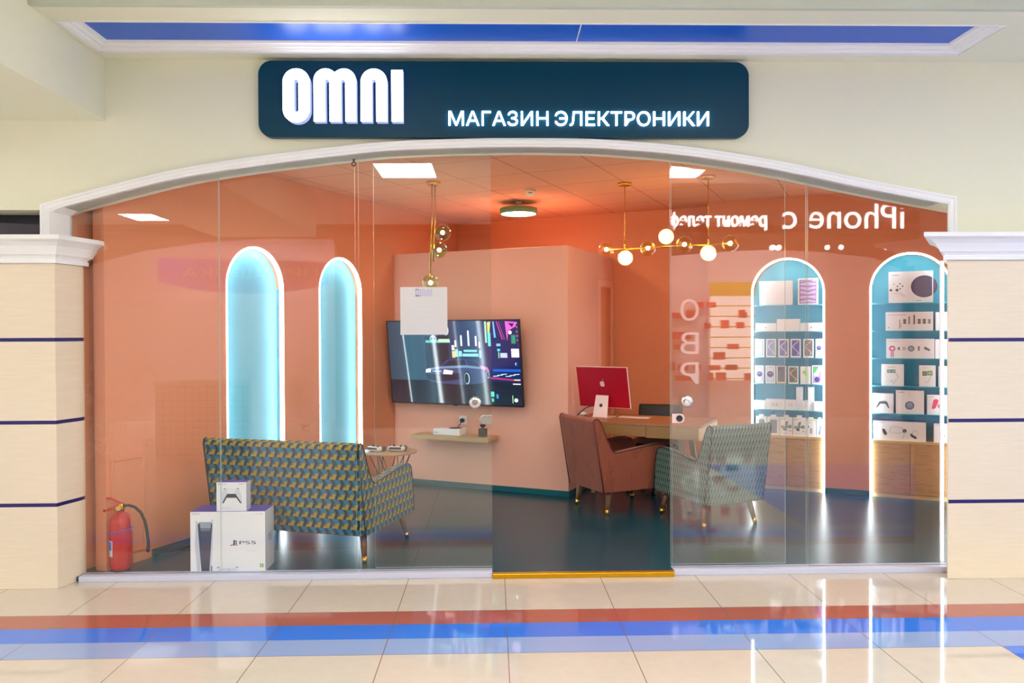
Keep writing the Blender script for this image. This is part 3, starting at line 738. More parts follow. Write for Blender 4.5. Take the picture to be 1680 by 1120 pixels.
# ------------------------------------------------------------------ television wall
t = empty('television', room(6.735, -3.72, 1.27), (math.radians(7), 0, RZ), label='large television on the peach wall showing a car in a neon city', cat='television')
w, h = .715, .402
g = G(); g.box(-w-.008, w+.008, .004, .035, -h-.008, h+.008); ob('housing', g, 'black', t, bevel=.003)
g = G(); g.box(-.35, .35, .035, .07, -.25, .2); ob('rear_casing', g, 'black', t, bevel=.01)
g = G(); g.box(-.12, .12, .07, .17, -.12, .06); ob('wall_bracket', g, 'dark', t)
g = G()
for q in ((-w-.009, w+.009, h, h+.009), (-w-.009, w+.009, -h-.014, -h), (-w-.009, -w, -h, h), (w, w+.009, -h, h)): g.box(q[0], q[1], 0, .012, q[2], q[3])
g.box(-.02, .02, .0, .01, -h-.022, -h-.012); ob('bezel', g, 'black', t)
g = G(); layer = [0.0]
def px(poly, col, k_=1.0):
    layer[0] += .00006
    c = S(*col); c = tuple(q*k_ for q in c[:3]) + (1,)
    g.flat([(-w+2*w*a, -h+2*h*b) for a, b in poly], .0035 - layer[0], 0, c)
def rc(x0, y0, x1, y1, col, k_=1.0): px([(x0, y0), (x1, y0), (x1, y1), (x0, y1)], col, k_)
nc = 28
for i in range(nc):
    f = (i+.5)/nc; c = [(34, 66, 88), (52, 96, 120), (40, 62, 96), (34, 56, 108), (20, 40, 100), (16, 30, 84)]; p_ = f*(len(c)-1); a = int(p_); b = p_-a
    col = tuple(c[a][q]*(1-b)+c[min(a+1, 5)][q]*b for q in range(3)); rc(i/nc, 0, (i+1)/nc, 1, col, .9)
for i in range(8): rc(0, .28-i*.035-.035, 1, .28-i*.035, (18+i*2, 26+i*2, 46+i), .9)   # wet street
rc(.295, .33, .475, .82, (26, 34, 56)); rc(.30, .74, .49, .77, (90, 210, 200)); rc(.40, .745, .487, .785, (200, 255, 210))
px(disc(.462, .89, .022, .06), (200, 230, 240)); px(disc(.462, .89, .014, .042), (40, 70, 110)); px(disc(.36, .79, .028, .035), (150, 200, 220)); px(disc(.36, .79, .02, .022), (36, 60, 90))
for x, a, b in ((.53, .69, .77), (.575, .70, .83), (.63, .70, .885), (.685, .70, .82), (.71, .68, .75)): px(rr(x-.006, x+.006, a, b, .005, 3), (255, 230, 236), 1.4)
rc(.50, .56, .525, .64, (240, 220, 150)); rc(.50, .65, .52, .71, (250, 245, 235), 1.2)
for x0, x1, a, b in ((.525, .545, .57, .66), (.55, .575, .575, .64), (.58, .70, .575, .61), (.59, .69, .63, .655), (.705, .72, .56, .65)): rc(x0, a, x1, b, (150, 238, 240))
# street car, side and nose
px([(.285, .36), (.30, .425), (.40, .45), (.46, .535), (.60, .545), (.68, .53), (.76, .44), (.775, .33), (.72, .26), (.58, .23), (.36, .25), (.29, .29)], (58, 70, 116))
px([(.415, .455), (.475, .528), (.59, .535), (.60, .475)], (22, 34, 62)); px([(.61, .535), (.665, .525), (.72, .46), (.625, .47)], (36, 46, 84))
px([(.30, .425), (.40, .45), (.60, .47), (.76, .44), (.76, .425), (.59, .44), (.40, .425), (.30, .40)], (120, 150, 190))
px([(.285, .36), (.42, .355), (.55, .375), (.56, .30), (.40, .265), (.30, .29)], (24, 28, 48)); rc(.34, .385, .41, .40, (160, 190, 230))
px([(.285, .375), (.325, .38), (.325, .425), (.29, .415)], (255, 246, 255), 1.5); px([(.42, .36), (.49, .355), (.50, .40), (.43, .415)], (255, 220, 226), 1.5)
px(disc(.605, .31, .028, .085), (22, 24, 40)); px(disc(.603, .31, .021, .07), (180, 220, 240)); px(disc(.60, .31, .016, .06), (28, 36, 60))
px(disc(.762, .36, .016, .06), (22, 24, 40)); px(disc(.761, .36, .011, .045), (160, 200, 230)); px(disc(.760, .36, .007, .035), (28, 36, 60))
px([(.70, .47), (.76, .45), (.775, .40), (.72, .43)], (220, 120, 190))
# right hand street with neon
rc(.755, .74, .768, .99, (170, 240, 190), 1.2); px([(.775, .98), (.80, .99), (.79, .86), (.775, .84)], (240, 225, 140)); rc(.775, .70, .795, .86, (110, 230, 230), 1.1)
px([(.84, .99), (.848, .99), (.885, .78), (.877, .78)], (190, 70, 150)); px([(.855, .99), (.86, .99), (.90, .78), (.893, .78)], (150, 60, 140)); px([(.815, .99), (.825, .99), (.835, .80), (.82, .80)], (110, 180, 240))
px([(.905, .99), (.985, .98), (.98, .93), (.925, .88), (.915, .76)], (236, 90, 190), 1.2); px([(.925, .97), (.97, .965), (.955, .92)], (20, 26, 70))
rc(.945, .73, .975, .83, (24, 140, 110)); px(disc(.938, .86, .012, .022), (255, 236, 240), 1.3)
rc(.94, .57, .995, .67, (255, 214, 240), 1.3); rc(.86, .565, .91, .62, (190, 200, 246)); rc(.845, .56, .853, .63, (110, 220, 150)); rc(.835, .70, .865, .73, (120, 190, 230)); rc(.84, .64, .86, .67, (90, 200, 220))
for i in range(5): rc(.985, .76+i*.05, .99, .78+i*.05, (240, 120, 190))
for i in range(6): px([(.80+i*.03, .34+.012*(i % 3)), (.84+i*.03, .345+.012*(i % 3)), (.84+i*.03, .352+.012*(i % 3)), (.80+i*.03, .348+.012*(i % 3))], (180, 230, 250), 1.2)
rc(.80, .40, 1, .43, (30, 90, 190)); px([(.77, .315), (.99, .29), (.99, .305), (.77, .335)], (190, 40, 110)); rc(.94, .25, .995, .262, (250, 244, 230)); rc(.95, .30, .995, .31, (250, 244, 230))
px(disc(.957, .065, .013, .022), (255, 244, 250), 1.4); rc(.93, .03, .936, .12, (150, 220, 160)); rc(.775, .10, .80, .16, (90, 220, 200)); rc(.815, .08, .83, .13, (60, 150, 210)); rc(.78, .04, .795, .08, (80, 210, 190))
px(disc(.972, .49, .008, .018), (230, 240, 255)); px(disc(.976, .487, .008, .018), (20, 60, 130))
ob('screen', g, 'tv_screen', t)

# shelf below with the console, bottle and socket
t = empty('wall_shelf', room(6.908, -3.735, .525), RZ, label='pale wooden wall shelf under the television', cat='shelf')
g = G(); g.box(-.415, .415, -.235, 0, 0, .04); ob('board', g, 'shelf_wood', t, bevel=.001)
SZ = .565
t = empty('game_console', room(6.80, -3.79, SZ), RZ+.02, label='slim white game console with a black round vent on the wall shelf', cat='console')
g = G(); g.box(-.145, .145, -.075, .075, .002, .066); bd = ob('body', g, 'white_plastic', t, bevel=.002)
g = G(); g.lathe([(0, .066), (.064, .066), (.064, .069), (0, .071)], (.06, .0, 0), 32); ob('vent', g, 'black', t)
g = G(); g.lathe([(0, 0), (.006, 0), (.006, .002), (0, .002)], (0, 0, 0), 12); q = ob('button', g, 'black', t, (-.12, -.075, .028)); q.rotation_euler = (PI/2, 0, 0)
g = G(); g.box(-.103, -.09, -.0765, -.075, .024, .029); ob('port', g, 'black', t)
t = empty('fragrance_bottle', room(6.79, -3.425, SZ), RZ, label='square black fragrance bottle with a flower stopper on the wall shelf', cat='bottle')
g = G(); g.box(-.036, .036, -.03, .03, 0, .078); ob('body', g, 'black', t, bevel=.006)
g = G(); g.tube([(0, 0, .078), (0, 0, .092)], .014, 14); ob('neck', g, 'dark', t)
g = G()
for i in range(5): a = 2*PI*i/5; g.sphere((.016*math.cos(a), .012*math.sin(a), .106), .013, 10)
ob('stopper', g, 'black', t)
t = empty('wall_socket', room(6.91, -3.70, .70), RZ, label='white wall socket above the game console', cat='socket')
g = G(); g.box(-.042, .042, -.011, 0, -.042, .042); ob('plate', g, 'white_plastic', t, bevel=.004)
g = G(); g.lathe([(0, 0), (.021, 0), (.021, .03), (.012, .036), (0, .036)], (0, 0, 0), 20); q = ob('plug', g, 'black', t, (0, -.008, -.002)); q.rotation_euler = (PI/2, 0, 0)
g = G(); a = room(6.868, -3.70, .695); b = room(6.885, -3.745, SZ+.07)
g.tube([a, a+Vector((-.012, -.012, -.03)), a.lerp(b, .6)+Vector((-.014, -.03, -.02)), b+Vector((0, .0, -.01)), room(6.888, -3.76, SZ+.02)], .004, 8)
ob('power_cable', g, 'black', label='black power cable from the wall socket to the game console', cat='cable')

# ------------------------------------------------------------------ lamps of the shop
def globe(t, c, r, mat, opal=False):
    g = G(); g.sphere(c, r, 32); gl = ob('globe', g, mat, t)
    g = G(); g.sphere(c, r*(.9 if opal else .24), 20); ob('bulb', g, 'bulb_white' if opal else 'bulb', gl)
PX, PY = -.50, 6.80
t = empty('pendant_lamp', (PX, PY, ZC), 0, label='upright brass pendant with smoky green glass globes on twin rods', cat='lamp')
g = G(); g.lathe([(0, -.03), (.055, -.03), (.06, -.025), (.06, 0), (0, 0)], n=28); ob('ceiling_rose', g, 'brass', t)
for x, z0, z1 in ((-.014, -.03, -.80), (.012, -.03, -.68)):
    g = G(); g.tube([(x, 0, z0), (x, 0, -.36), (x-.006, 0, -.38), (x-.02, 0, z1)], .0065, 10); ob('rod', g, 'brass', t)
for x, z in ((.075, -.432), (.045, -.580), (-.03, -.858)): globe(t, (x, 0, z), .07, 'olive')
t = empty('pendant_lamp', room(6.659, -1.98, ZC), RZ, label='long brass pendant bar with seven amber and opal globes over the desk', cat='lamp')
for x in (0, .712):
    g = G(); g.lathe([(0, -.025), (.055, -.025), (.06, -.02), (.06, 0), (0, 0)], (x, 0, 0), 28); ob('ceiling_rose', g, 'brass', t)
    g = G(); g.tube([(x, 0, -.02), (x, 0, -.50)], .004, 8); g.tube([(x, 0, -.50), (x, 0, -.565)], .008, 10); ob('rod', g, 'brass', t)
g = G(); g.tube([(-.165, 0, -.567), (.889, 0, -.567)], .007, 10); ob('bar', g, 'brass', t)
for x, z, op in ((-.165, -.565, 0), (.005, -.646, 1), (.204, -.572, 0), (.361, -.482, 1), (.515, -.557, 0), (.712, -.637, 1), (.889, -.566, 0)):
    globe(t, (x, 0, z), .07, 'amber', bool(op))
def round_lamp(loc, label):
    t = empty('ceiling_or_fill_lamp', loc, 0, label=label, cat='lamp') if label else empty('ceiling_or_fill_lamp', loc, 0, kind='structure')
    g = G(); g.lathe([(.172, .0), (.186, .0), (.186, .055), (.172, .06), (0, .06)], n=48); ob('rim', g, 'green_rim', t)
    g = G(); g.lathe([(0, .006), (.172, .006), (.172, .012), (0, .012)], n=48); ob('diffuser', g, 'round', t)
    g = G(); g.tube([(0, 0, .06), (0, 0, ZC-loc[2])], .003, 8); g.lathe([(0, ZC-loc[2]-.012), (.03, ZC-loc[2]-.012), (.03, ZC-loc[2])], n=20); ob('cable', g, 'white_plastic', t)
round_lamp((.257, 7.85, 2.72), 'round ceiling lamp with a sage green rim above the box wall')
round_lamp((-.58, 5.33, 2.782), None)  # unseen lamp added near the glass as fill light
round_lamp((2.0, 5.34, 2.765), None)  # second unseen fill lamp, added like the one before
t = empty('smoke_detector', (.34, 7.20, ZC), 0, label='cream smoke detector on the terracotta ceiling', cat='detector')
g = G(); g.lathe([(0, -.05), (.03, -.05), (.042, -.04), (.05, -.022), (.05, 0), (0, 0)], n=28); ob('body', g, 'cream_plastic', t)
g = G(); g.box(-.018, .018, -.052, -.046, -.034, -.028); ob('vent', g, 'dark', t)

# ================================================================== goods
WH = S(240, 241, 246); 
class Box:
    """one printed carton: x across, y into the shelf, z up; the print lies on its front"""
    def __init__(s, w, h, d, top=WH, side=WH):
        s.w, s.h, s.d, s.n = w, h, d, 0; s.g = G(); a = w/2
        P = [(-a, 0, 0), (a, 0, 0), (a, d, 0), (-a, d, 0), (-a, 0, h), (a, 0, h), (a, d, h), (-a, d, h)]
        v = [s.g.bm.verts.new(p) for p in P]
        for idx, c in (((3, 2, 1, 0), WH), ((4, 5, 6, 7), top), ((0, 1, 5, 4), WH), ((1, 2, 6, 5), side), ((2, 3, 7, 6), WH), ((3, 0, 4, 7), side)): s.g._f([v[i] for i in idx], 0, c)
    def p(s, poly, col):
        s.n += 1; s.g.flat([(-s.w/2+s.w*a, s.h*b) for a, b in poly], -.0003-.00012*s.n, 0, S(*col))
    def r(s, x0, z0, x1, z1, col): s.p([(x0, z0), (x1, z0), (x1, z1), (x0, z1)], col)
    def rnd(s, x0, z0, x1, z1, col, r=.06):
        q = s.w/s.h; n = []
        for cx, cz, a0 in ((x1-r, z0+r*q, -90), (x1-r, z1-r*q, 0), (x0+r, z1-r*q, 90), (x0+r, z0+r*q, 180)):
            for i in range(5): a = math.radians(a0+22.5*i); n.append((cx+r*math.cos(a), cz+r*q*math.sin(a)))
        s.p(n, col)
    def o(s, cx, cz, r, col, k=1.0): s.p(disc(cx, cz, r, r*s.w/s.h*k), col)
    def text(s, body, x, z, h, col, w=None):
        s.n += 1; s.g.text(body, -s.w/2+s.w*x, s.h*z, h, w, y=-.0003-.00012*s.n, col=S(*col))
    def tab(s, w=.45, h=.02):
        a = s.w*w/2; s.g.box(-a, a, .01, .012, s.h, s.h+h, 0, WH)
def curve_band(pts, wd):
    up = [(x, z+wd) for x, z in pts]; return pts + up[::-1]
def wave(b, col, k=1):
    pts = [(.22+.56*t, .5+.0*t) for t in [i/12 for i in range(13)]]
    L = [(.20+.60*(.5+.5*math.sin(math.pi*(t-.5)*1.0)), .86-.72*t) for t in [i/14 for i in range(15)]]
    A = [(.5 + k*.26*math.cos(2.2*math.pi*t+.4), .88-.74*t) for t in [i/14 for i in range(15)]]
    b.p([(x-.05, z) for x, z in A] + [(x+.05, z) for x, z in A][::-1], col)
def phone(kind):
    def f(b):
        cols = {'natural': ((196, 204, 214), (232, 236, 240)), 'blue': ((150, 164, 206), (226, 232, 246)), 'violet': ((112, 108, 196), (230, 226, 250)), 'indigo': ((92, 78, 172), (216, 206, 246)), 'bronze': ((132, 112, 116), (226, 208, 206)), 'gold': ((112, 104, 92), (222, 214, 200))}
        if kind in cols:
            a, c = cols[kind]; b.rnd(.13, .09, .87, .93, (60, 60, 76)); b.rnd(.16, .105, .84, .915, a); wave(b, c); b.r(.42, .885, .58, .90, (30, 30, 40))
        elif kind in ('orb', 'orb_dark', 'orb_white'):
            bg = {'orb': (206, 196, 236), 'orb_dark': (220, 218, 240), 'orb_white': (196, 194, 232)}[kind]; b.rnd(.13, .09, .87, .93, (120, 110, 170)); b.rnd(.16, .105, .84, .915, bg)
            b.o(.5, .52, .33, (74, 62, 150)); b.o(.5, .52, .24, (36, 32, 92)); b.p([(.22, .50), (.5, .56), (.78, .50), (.5, .585)], (220, 216, 250)); b.r(.42, .875, .58, .895, (30, 26, 60))
        elif kind == 'back':
            b.rnd(.12, .10, .90, .97, (92, 88, 110)); b.rnd(.16, .72, .56, .95, (74, 70, 92))
            for x, z in ((.28, .88), (.28, .78), (.44, .83)): b.o(x, z, .085, (26, 24, 40))
            b.o(.5, .50, .06, (54, 50, 70)); b.r(.0, .0, 1, .06, (206, 172, 90)); b.r(0, .075, 1, .085, (206, 172, 90))
        elif kind == 'green':
            b.rnd(.18, .12, .82, .90, (228, 240, 220)); b.o(.42, .66, .2, (150, 206, 70)); b.o(.52, .56, .16, (196, 230, 140)); b.r(.42, .86, .58, .88, (60, 70, 50))
        elif kind == 'rainbow':
            b.rnd(.12, .08, .88, .94, (60, 60, 110)); b.rnd(.15, .10, .85, .92, (206, 178, 236)); b.p([(.16, .90), (.62, .91), (.30, .62), (.16, .56)], (66, 186, 90))
            b.p([(.16, .56), (.30, .62), (.66, .88), (.84, .90), (.84, .80), (.40, .50), (.16, .44)], (236, 228, 250)); b.o(.5, .26, .27, (70, 52, 122)); b.p([(.78, .75), (.84, .66), (.78, .26), (.58, .36)], (150, 96, 200)); b.r(.36, .885, .64, .90, (30, 60, 40))
    return f
def case(col):
    def f(b):
        b.tab(); b.r(0, 0, 1, 1, (236, 238, 240)); b.rnd(.24, .10, .80, .84, (96, 106, 132)); b.rnd(.27, .115, .77, .825, col); b.r(.30, .88, .7, .91, (170, 176, 186))
    return f
def mount(b):
    b.tab(.4, .022); b.r(.06, .88, .4, .91, (150, 160, 160)); b.p([(.34, .36), (.56, .42), (.64, .78), (.42, .74)], (84, 104, 118)); b.p([(.38, .40), (.53, .44), (.60, .74), (.46, .71)], (134, 156, 170))
    b.o(.22, .46, .13, (46, 66, 70)); b.o(.22, .46, .07, (200, 210, 206)); b.o(.80, .50, .14, (52, 74, 78)); b.o(.80, .50, .08, (190, 204, 200)); b.r(.26, .28, .52, .38, (44, 56, 60)); b.r(.60, .44, .78, .50, (60, 84, 86)); b.o(.84, .26, .06, (150, 160, 160)); b.r(.1, .12, .5, .14, (190, 196, 200))
def charger(b):
    b.tab(.5, .018); b.r(0, .92, 1, 1, (214, 220, 130)); b.p(curve_band([(.3+.4*math.cos(PI-i*PI/10)*.5+.1, .52+.30*math.sin(i*PI/10)) for i in range(11)], .02), (110, 120, 130)); b.rnd(.38, .16, .62, .5, (176, 180, 192)); b.r(.2, .52, .30, .60, (70, 80, 90))
def powerbank(b):
    b.tab(.5, .018); b.r(0, .92, 1, 1, (224, 226, 150)); b.p([(.26, .18), (.55, .10), (.84, .58), (.56, .68)], (54, 58, 72)); b.p([(.32, .22), (.53, .16), (.76, .55), (.57, .61)], (116, 124, 140)); b.p(curve_band([(.5+.36*math.cos(PI-i*PI/10), .55+.28*math.sin(i*PI/10)) for i in range(11)], .02), (90, 98, 110))
def laptop(b):
    b.r(0, 0, 1, 1, (238, 240, 246)); b.r(.255, .03, .80, .92, (216, 218, 228)); b.r(.262, .05, .79, .915, (244, 245, 250))
def tablet(b):
    b.r(.08, .05, .92, .95, (86, 56, 96)); b.r(.11, .07, .89, .93, (196, 160, 214))
    for i in range(10):
        z = .115+i*.082; s_ = .028*math.cos(i*.62)
        b.p(curve_band([(.12+.76*t/12, z+s_*math.cos(PI*(t/6-1))) for t in range(13)], .026), (96, 60, 112) if i % 2 else (236, 206, 240))
def plainbox(b): b.o(.5, .45, .03, (150, 150, 160)); b.r(.3, .2, .7, .23, (222, 222, 230))
def earbuds(b): b.rnd(.2, .22, .8, .82, (232, 233, 238), .1); b.o(.40, .5, .06, (190, 190, 200)); b.o(.58, .5, .06, (190, 190, 200))
def consolebox(b):
    b.r(.455, 0, .46, 1, (214, 214, 224)); b.r(.06, .87, .24, .90, (190, 190, 204)); b.p(disc(.80, .51, .295, .345, 40), (74, 66, 98)); b.p(disc(.80, .51, .27, .315, 40), (92, 84, 118)); b.r(.975, 0, 1, 1, (232, 232, 240))
    for x, z in ((.20, .53), (.26, .61), (.26, .45), (.32, .53)): b.o(x, z, .018, (64, 60, 76))
    b.o(.05, .41, .03, (60, 56, 70)); b.o(.19, .41, .035, (56, 52, 66)); b.o(.12, .60, .012, (90, 90, 100)); b.p([(.0, .30), (.22, .28), (.36, .16), (.40, .22), (.30, .34)], (222, 222, 232)); b.r(.62, .06, .74, .08, (170, 170, 184))
def styler(b):
    b.r(.05, .83, .45, .86, (214, 180, 190)); b.o(.06, .16, .012, (60, 60, 70))
    for x, z0, z1, w in ((.30, .1, .6, .008), (.33, .18, .36, .005), (.50, .34, .76, .013), (.605, .34, .84, .017)): b.r(x-w, z0, x+w, z1, (110, 104, 112))
    for x in (.405, .71, .815): b.r(x-.028, .36, x+.028, .62, (130, 124, 132)); b.r(x-.035, .40, x+.035, .44, (92, 86, 96)); b.r(x-.035, .54, x+.035, .58, (92, 86, 96))
    b.r(.895, .36, .945, .60, (150, 146, 152))
def dryer(b):
    b.r(.05, .87, .32, .89, (200, 190, 200)); b.o(.125, .50, .068, (206, 84, 160)); b.o(.125, .50, .032, (244, 238, 246)); b.r(.095, .06, .118, .34, (200, 90, 160)); b.r(.132, .06, .155, .34, (200, 90, 160))
    b.p([(.23, .5), (.28, .62), (.29, .38)], (96, 100, 116)); b.o(.375, .5, .034, (104, 110, 124), 1.1); b.o(.375, .5, .02, (240, 240, 246), 1.2); b.o(.52, .5, .07, (116, 132, 150)); b.o(.52, .5, .045, (160, 176, 190)); b.r(.66, .40, .70, .62, (120, 124, 140)); b.p([(.78, .56), (.82, .60), (.92, .44), (.90, .38), (.80, .46)], (110, 116, 132))
def gimbal(b):
    b.r(.28, .86, .6, .89, (220, 160, 160)); b.r(.26, .60, .62, .76, (80, 84, 92)); b.r(.29, .615, .59, .745, (130, 200, 214)); b.r(.40, .62, .50, .74, (96, 150, 110)); b.p([(.60, .60), (.66, .60), (.78, .46), (.74, .44)], (204, 206, 216)); b.p([(.74, .46), (.80, .44), (.54, .06), (.48, .10)], (220, 222, 230)); b.o(.46, .22, .06, (214, 216, 226))
def gimbal2(b):
    b.r(.2, .88, .5, .90, (220, 180, 180)); b.r(.2, .52, .46, .72, (60, 62, 66)); b.r(.24, .56, .42, .68, (120, 190, 90)); b.r(.5, .54, .8, .74, (60, 62, 66)); b.r(.53, .57, .77, .71, (150, 220, 150)); b.p([(.70, .50), (.78, .50), (.56, .20), (.48, .20)], (214, 216, 224)); b.o(.44, .2, .05, (210, 212, 220))
def padprint(b):
    b.r(.04, .9, .09, .93, (40, 40, 60)); b.p([(.20, .30), (.30, .62), (.40, .66), (.60, .66), (.70, .62), (.80, .30), (.74, .26), (.60, .46), (.40, .46), (.26, .26)], (206, 212, 224)); b.p([(.16, .28), (.30, .56), (.36, .60), (.62, .60), (.70, .56), (.80, .26), (.76, .26), (.62, .48), (.38, .48), (.21, .26)], (70, 74, 84))
def speaker(b):
    b.r(.08, .9, .3, .92, (120, 130, 170)); b.r(.46, .72, .5, .9, (226, 228, 236)); b.o(.49, .36, .165, (90, 104, 140)); b.o(.49, .36, .135, (130, 148, 184)); b.o(.49, .40, .09, (150, 166, 198))
def pinkpad(b):
    b.r(.08, .88, .3, .90, (150, 150, 170)); b.p([(.22, .32), (.30, .74), (.42, .80), (.54, .74), (.52, .60), (.40, .34), (.30, .28)], (232, 70, 116)); b.o(.60, .44, .11, (120, 90, 120)); b.o(.60, .44, .07, (206, 170, 190))
def headset(b):
    b.r(.05, .9, .2, .925, (140, 140, 170)); b.p([(.30, .40), (.32, .70), (.40, .76), (.54, .72), (.62, .56), (.60, .42), (.46, .36)], (206, 212, 226)); b.p([(.33, .42), (.34, .66), (.42, .71), (.52, .68), (.58, .55), (.56, .45), (.45, .40)], (232, 234, 242)); b.o(.60, .52, .04, (60, 72, 110)); b.p([(.60, .50), (.61, .49), (.57, .10), (.56, .10)], (180, 184, 196))
    b.p([(.17, .60), (.22, .58), (.27, .34), (.23, .24), (.18, .40)], (40, 48, 70)); b.p([(.70, .40), (.76, .36), (.84, .18), (.80, .12), (.72, .24)], (40, 48, 70)); b.o(.80, .42, .06, (206, 210, 222)); b.o(.80, .42, .045, (240, 241, 246))
def place(v0, v1, h, z, label, fn, grp, name='product_box', d=.09, u=8.075, top=WH, side=WH, cat='box'):
    b = Box(v1-v0, h, d, top, side); fn(b)
    return ob(name, b.g, 'card', loc=room(u, (v0+v1)/2, z), rz=RZ, label=label, cat=cat, group=grp)
Z5, Z4, Z3, Z2, Z1, Z0 = 1.81, 1.557, 1.305, 1.052, .80, .555-.03
place(-1.045, -.741, .235, Z5, 'large plain white carton on the top shelf beside the purple tablet box', laptop, 'cartons on the top shelf of the phone niche')
place(-.691, -.511, .25, Z5, 'white tablet box with a rippled purple picture on the top shelf', tablet, 'cartons on the top shelf of the phone niche', d=.05)
gr = 'plain white boxes on the second highest shelf'
place(-1.082, -.889, .08, Z4, 'low white box at the left end of the second highest shelf', plainbox, gr)
place(-.884, -.675, .118, Z4, 'taller blank white box in the middle of the second highest shelf', lambda b: None, gr, u=8.07)
place(-.671, -.474, .08, Z4, 'low white box at the right end of the second highest shelf', plainbox, gr)
gr = 'phone boxes on the upper phone shelf'
for (a, b, kd, tx) in ((-1.087, -1.001, 'natural', 'phone box with a pale grey swirl, first of the upper phone row'), (-.984, -.893, 'blue', 'phone box with a pale blue swirl, second of the upper phone row'), (-.87, -.775, 'violet', 'phone box with a bluish violet swirl, third of the upper phone row'), (-.759, -.665, 'indigo', 'phone box with a deep indigo swirl, fourth of the upper phone row'), (-.643, -.55, 'bronze', 'phone box with a brown bronze swirl, fifth of the upper phone row'), (-.533, -.468, 'orb_white', 'phone box with a dark violet orb, last of the upper phone row')):
    place(a, b, .178, Z3, tx, phone(kd), gr, 'phone_box', d=.03)
gr = 'phone boxes on the lower phone shelf'
for (a, b, kd, tx, h_) in ((-1.087, -1.007, 'orb', 'phone box with a lilac orb, first of the lower phone row', .172), (-.99, -.899, 'orb_dark', 'phone box with a dark orb, second of the lower phone row', .172), (-.888, -.798, 'back', 'phone box showing a dark grey phone back with cameras', .170), (-.781, -.687, 'gold', 'phone box with a grey-gold swirl, fourth of the lower phone row', .170), (-.67, -.577, 'green', 'phone box with a light green picture on the lower phone shelf', .168), (-.566, -.468, 'rainbow', 'taller phone box with a green and purple picture on the lower phone shelf', .18)):
    place(a, b, h_, Z2, tx, phone(kd), gr, 'phone_box', d=.03)
gr = 'small white boxes on the lowest shelf of the phone niche'
for (a, b, h_, tx, uu) in ((-1.095, -.992, .083, 'low white box at the left end of the lowest shelf', 8.075), (-.988, -.812, .098, 'wide low white box on the lowest shelf beside the left end box', 8.075), (-.809, -.711, .097, 'low white box just left of the tall narrow white boxes', 8.075), (-.709, -.649, .222, 'tall narrow white box, left one of two on the lowest shelf', 8.09), (-.647, -.607, .092, 'narrow low white box between the two tall narrow boxes', 8.075), (-.605, -.55, .225, 'tall narrow white box, right one of two on the lowest shelf', 8.09), (-.547, -.468, .086, 'low white box at the right end of the lowest shelf', 8.075)):
    place(a, b, h_, Z1, tx, earbuds if h_ < .2 else plainbox, gr, u=uu)
gr = 'hanging-tab packs on the oak cabinet'
for (a, b, h_, fn, tx) in ((-1.076, -.979, .175, case((104, 122, 152)), 'white phone case pack, first on the oak cabinet top'), (-.973, -.86, .175, case((128, 136, 168)), 'white phone case pack, second on the oak cabinet top'), (-.854, -.740, .175, mount, 'car phone holder pack beside the phone case packs'), (-.734, -.622, .175, mount, 'car phone holder pack beside the charger packs'), (-.616, -.529, .165, charger, 'white cable pack with a yellow-green top edge'), (-.523, -.468, .165, powerbank, 'pack with a slanted grey power bank picture')):
    place(a, b, h_, Z0+FL, tx, fn, gr, 'accessory_pack', d=.035, u=8.06)
BL = S(70, 92, 206)
place(.095, .456, .285, Z5, 'white game console carton with a big dark violet disc on the top shelf', consolebox, 'goods in the console niche', d=.12)
place(.07, .456, .17, Z4, 'white hair styler carton with a row of attachments', styler, 'goods in the console niche', d=.1)
place(.475, .596, .165, Z4, 'white carton beside the hair styler carton, partly behind the pillar', plainbox, 'goods in the console niche', d=.1)
place(.075, .466, .178, Z3, 'white hair dryer carton with a pink dryer picture', dryer, 'goods in the console niche', d=.1)
place(.471, .596, .173, Z3, 'white carton beside the hair dryer carton, partly behind the pillar', earbuds, 'goods in the console niche', d=.1)
place(.034, .22, .198, Z2, 'square white box with a phone stabiliser picture', gimbal, 'goods in the console niche', d=.06)
place(.344, .476, .19, Z2, 'narrow white box with a green-screened phone stabiliser picture', gimbal2, 'goods in the console niche', d=.06)
place(.50, .594, .185, Z2, 'white box beside the narrow phone stabiliser box, partly behind the pillar', plainbox, 'goods in the console niche', d=.06)
place(-.04, .135, .182, Z1, 'white box with a dark and white game pad picture on the lowest shelf', padprint, 'goods in the console niche', d=.07, top=BL)
place(.155, .383, .215, Z1, 'white box with a round blue speaker picture on the lowest shelf', speaker, 'goods in the console niche', d=.09, top=BL)
place(.408, .577, .18, Z1, 'white box with a red-pink controller picture on the lowest shelf', pinkpad, 'goods in the console niche', d=.08, top=BL)
place(-.033, .398, .175, Z0+FL, 'wide white headset carton with a blue top on the oak cabinet', headset, 'goods in the console niche', d=.15, u=8.06, top=BL, side=BL)
place(.461, .596, .17, Z0+FL, 'white carton with a blue top beside the headset carton', speaker, 'goods in the console niche', d=.15, u=8.06, top=BL)

# cartons at the window
VI = S(84, 70, 188)
b = Box(.475, .385, .20, top=VI, side=S(222, 224, 232))
b.p([(.10, 0), (.085, .05), (.06, .45), (.075, .86), (.13, .78), (.13, 0)], (196, 206, 222)); b.p([(.25, 0), (.28, .86), (.305, .88), (.30, .5), (.275, 0)], (206, 214, 228))
b.p([(.145, 0), (.10, .78), (.125, .83), (.28, .83), (.295, .78), (.25, 0)], (58, 64, 88)); b.p([(.125, .83), (.28, .83), (.272, .73), (.135, .73)], (150, 164, 192)); b.p([(.135, .73), (.272, .73), (.268, .68), (.139, .68)], (104, 116, 144))
b.r(.275, .0, .288, .10, (60, 64, 76)); b.text('SONY', .03, .955, .008, (60, 64, 76), .045); b.text('PS5', .655, .455, .021, (50, 52, 60), .105)
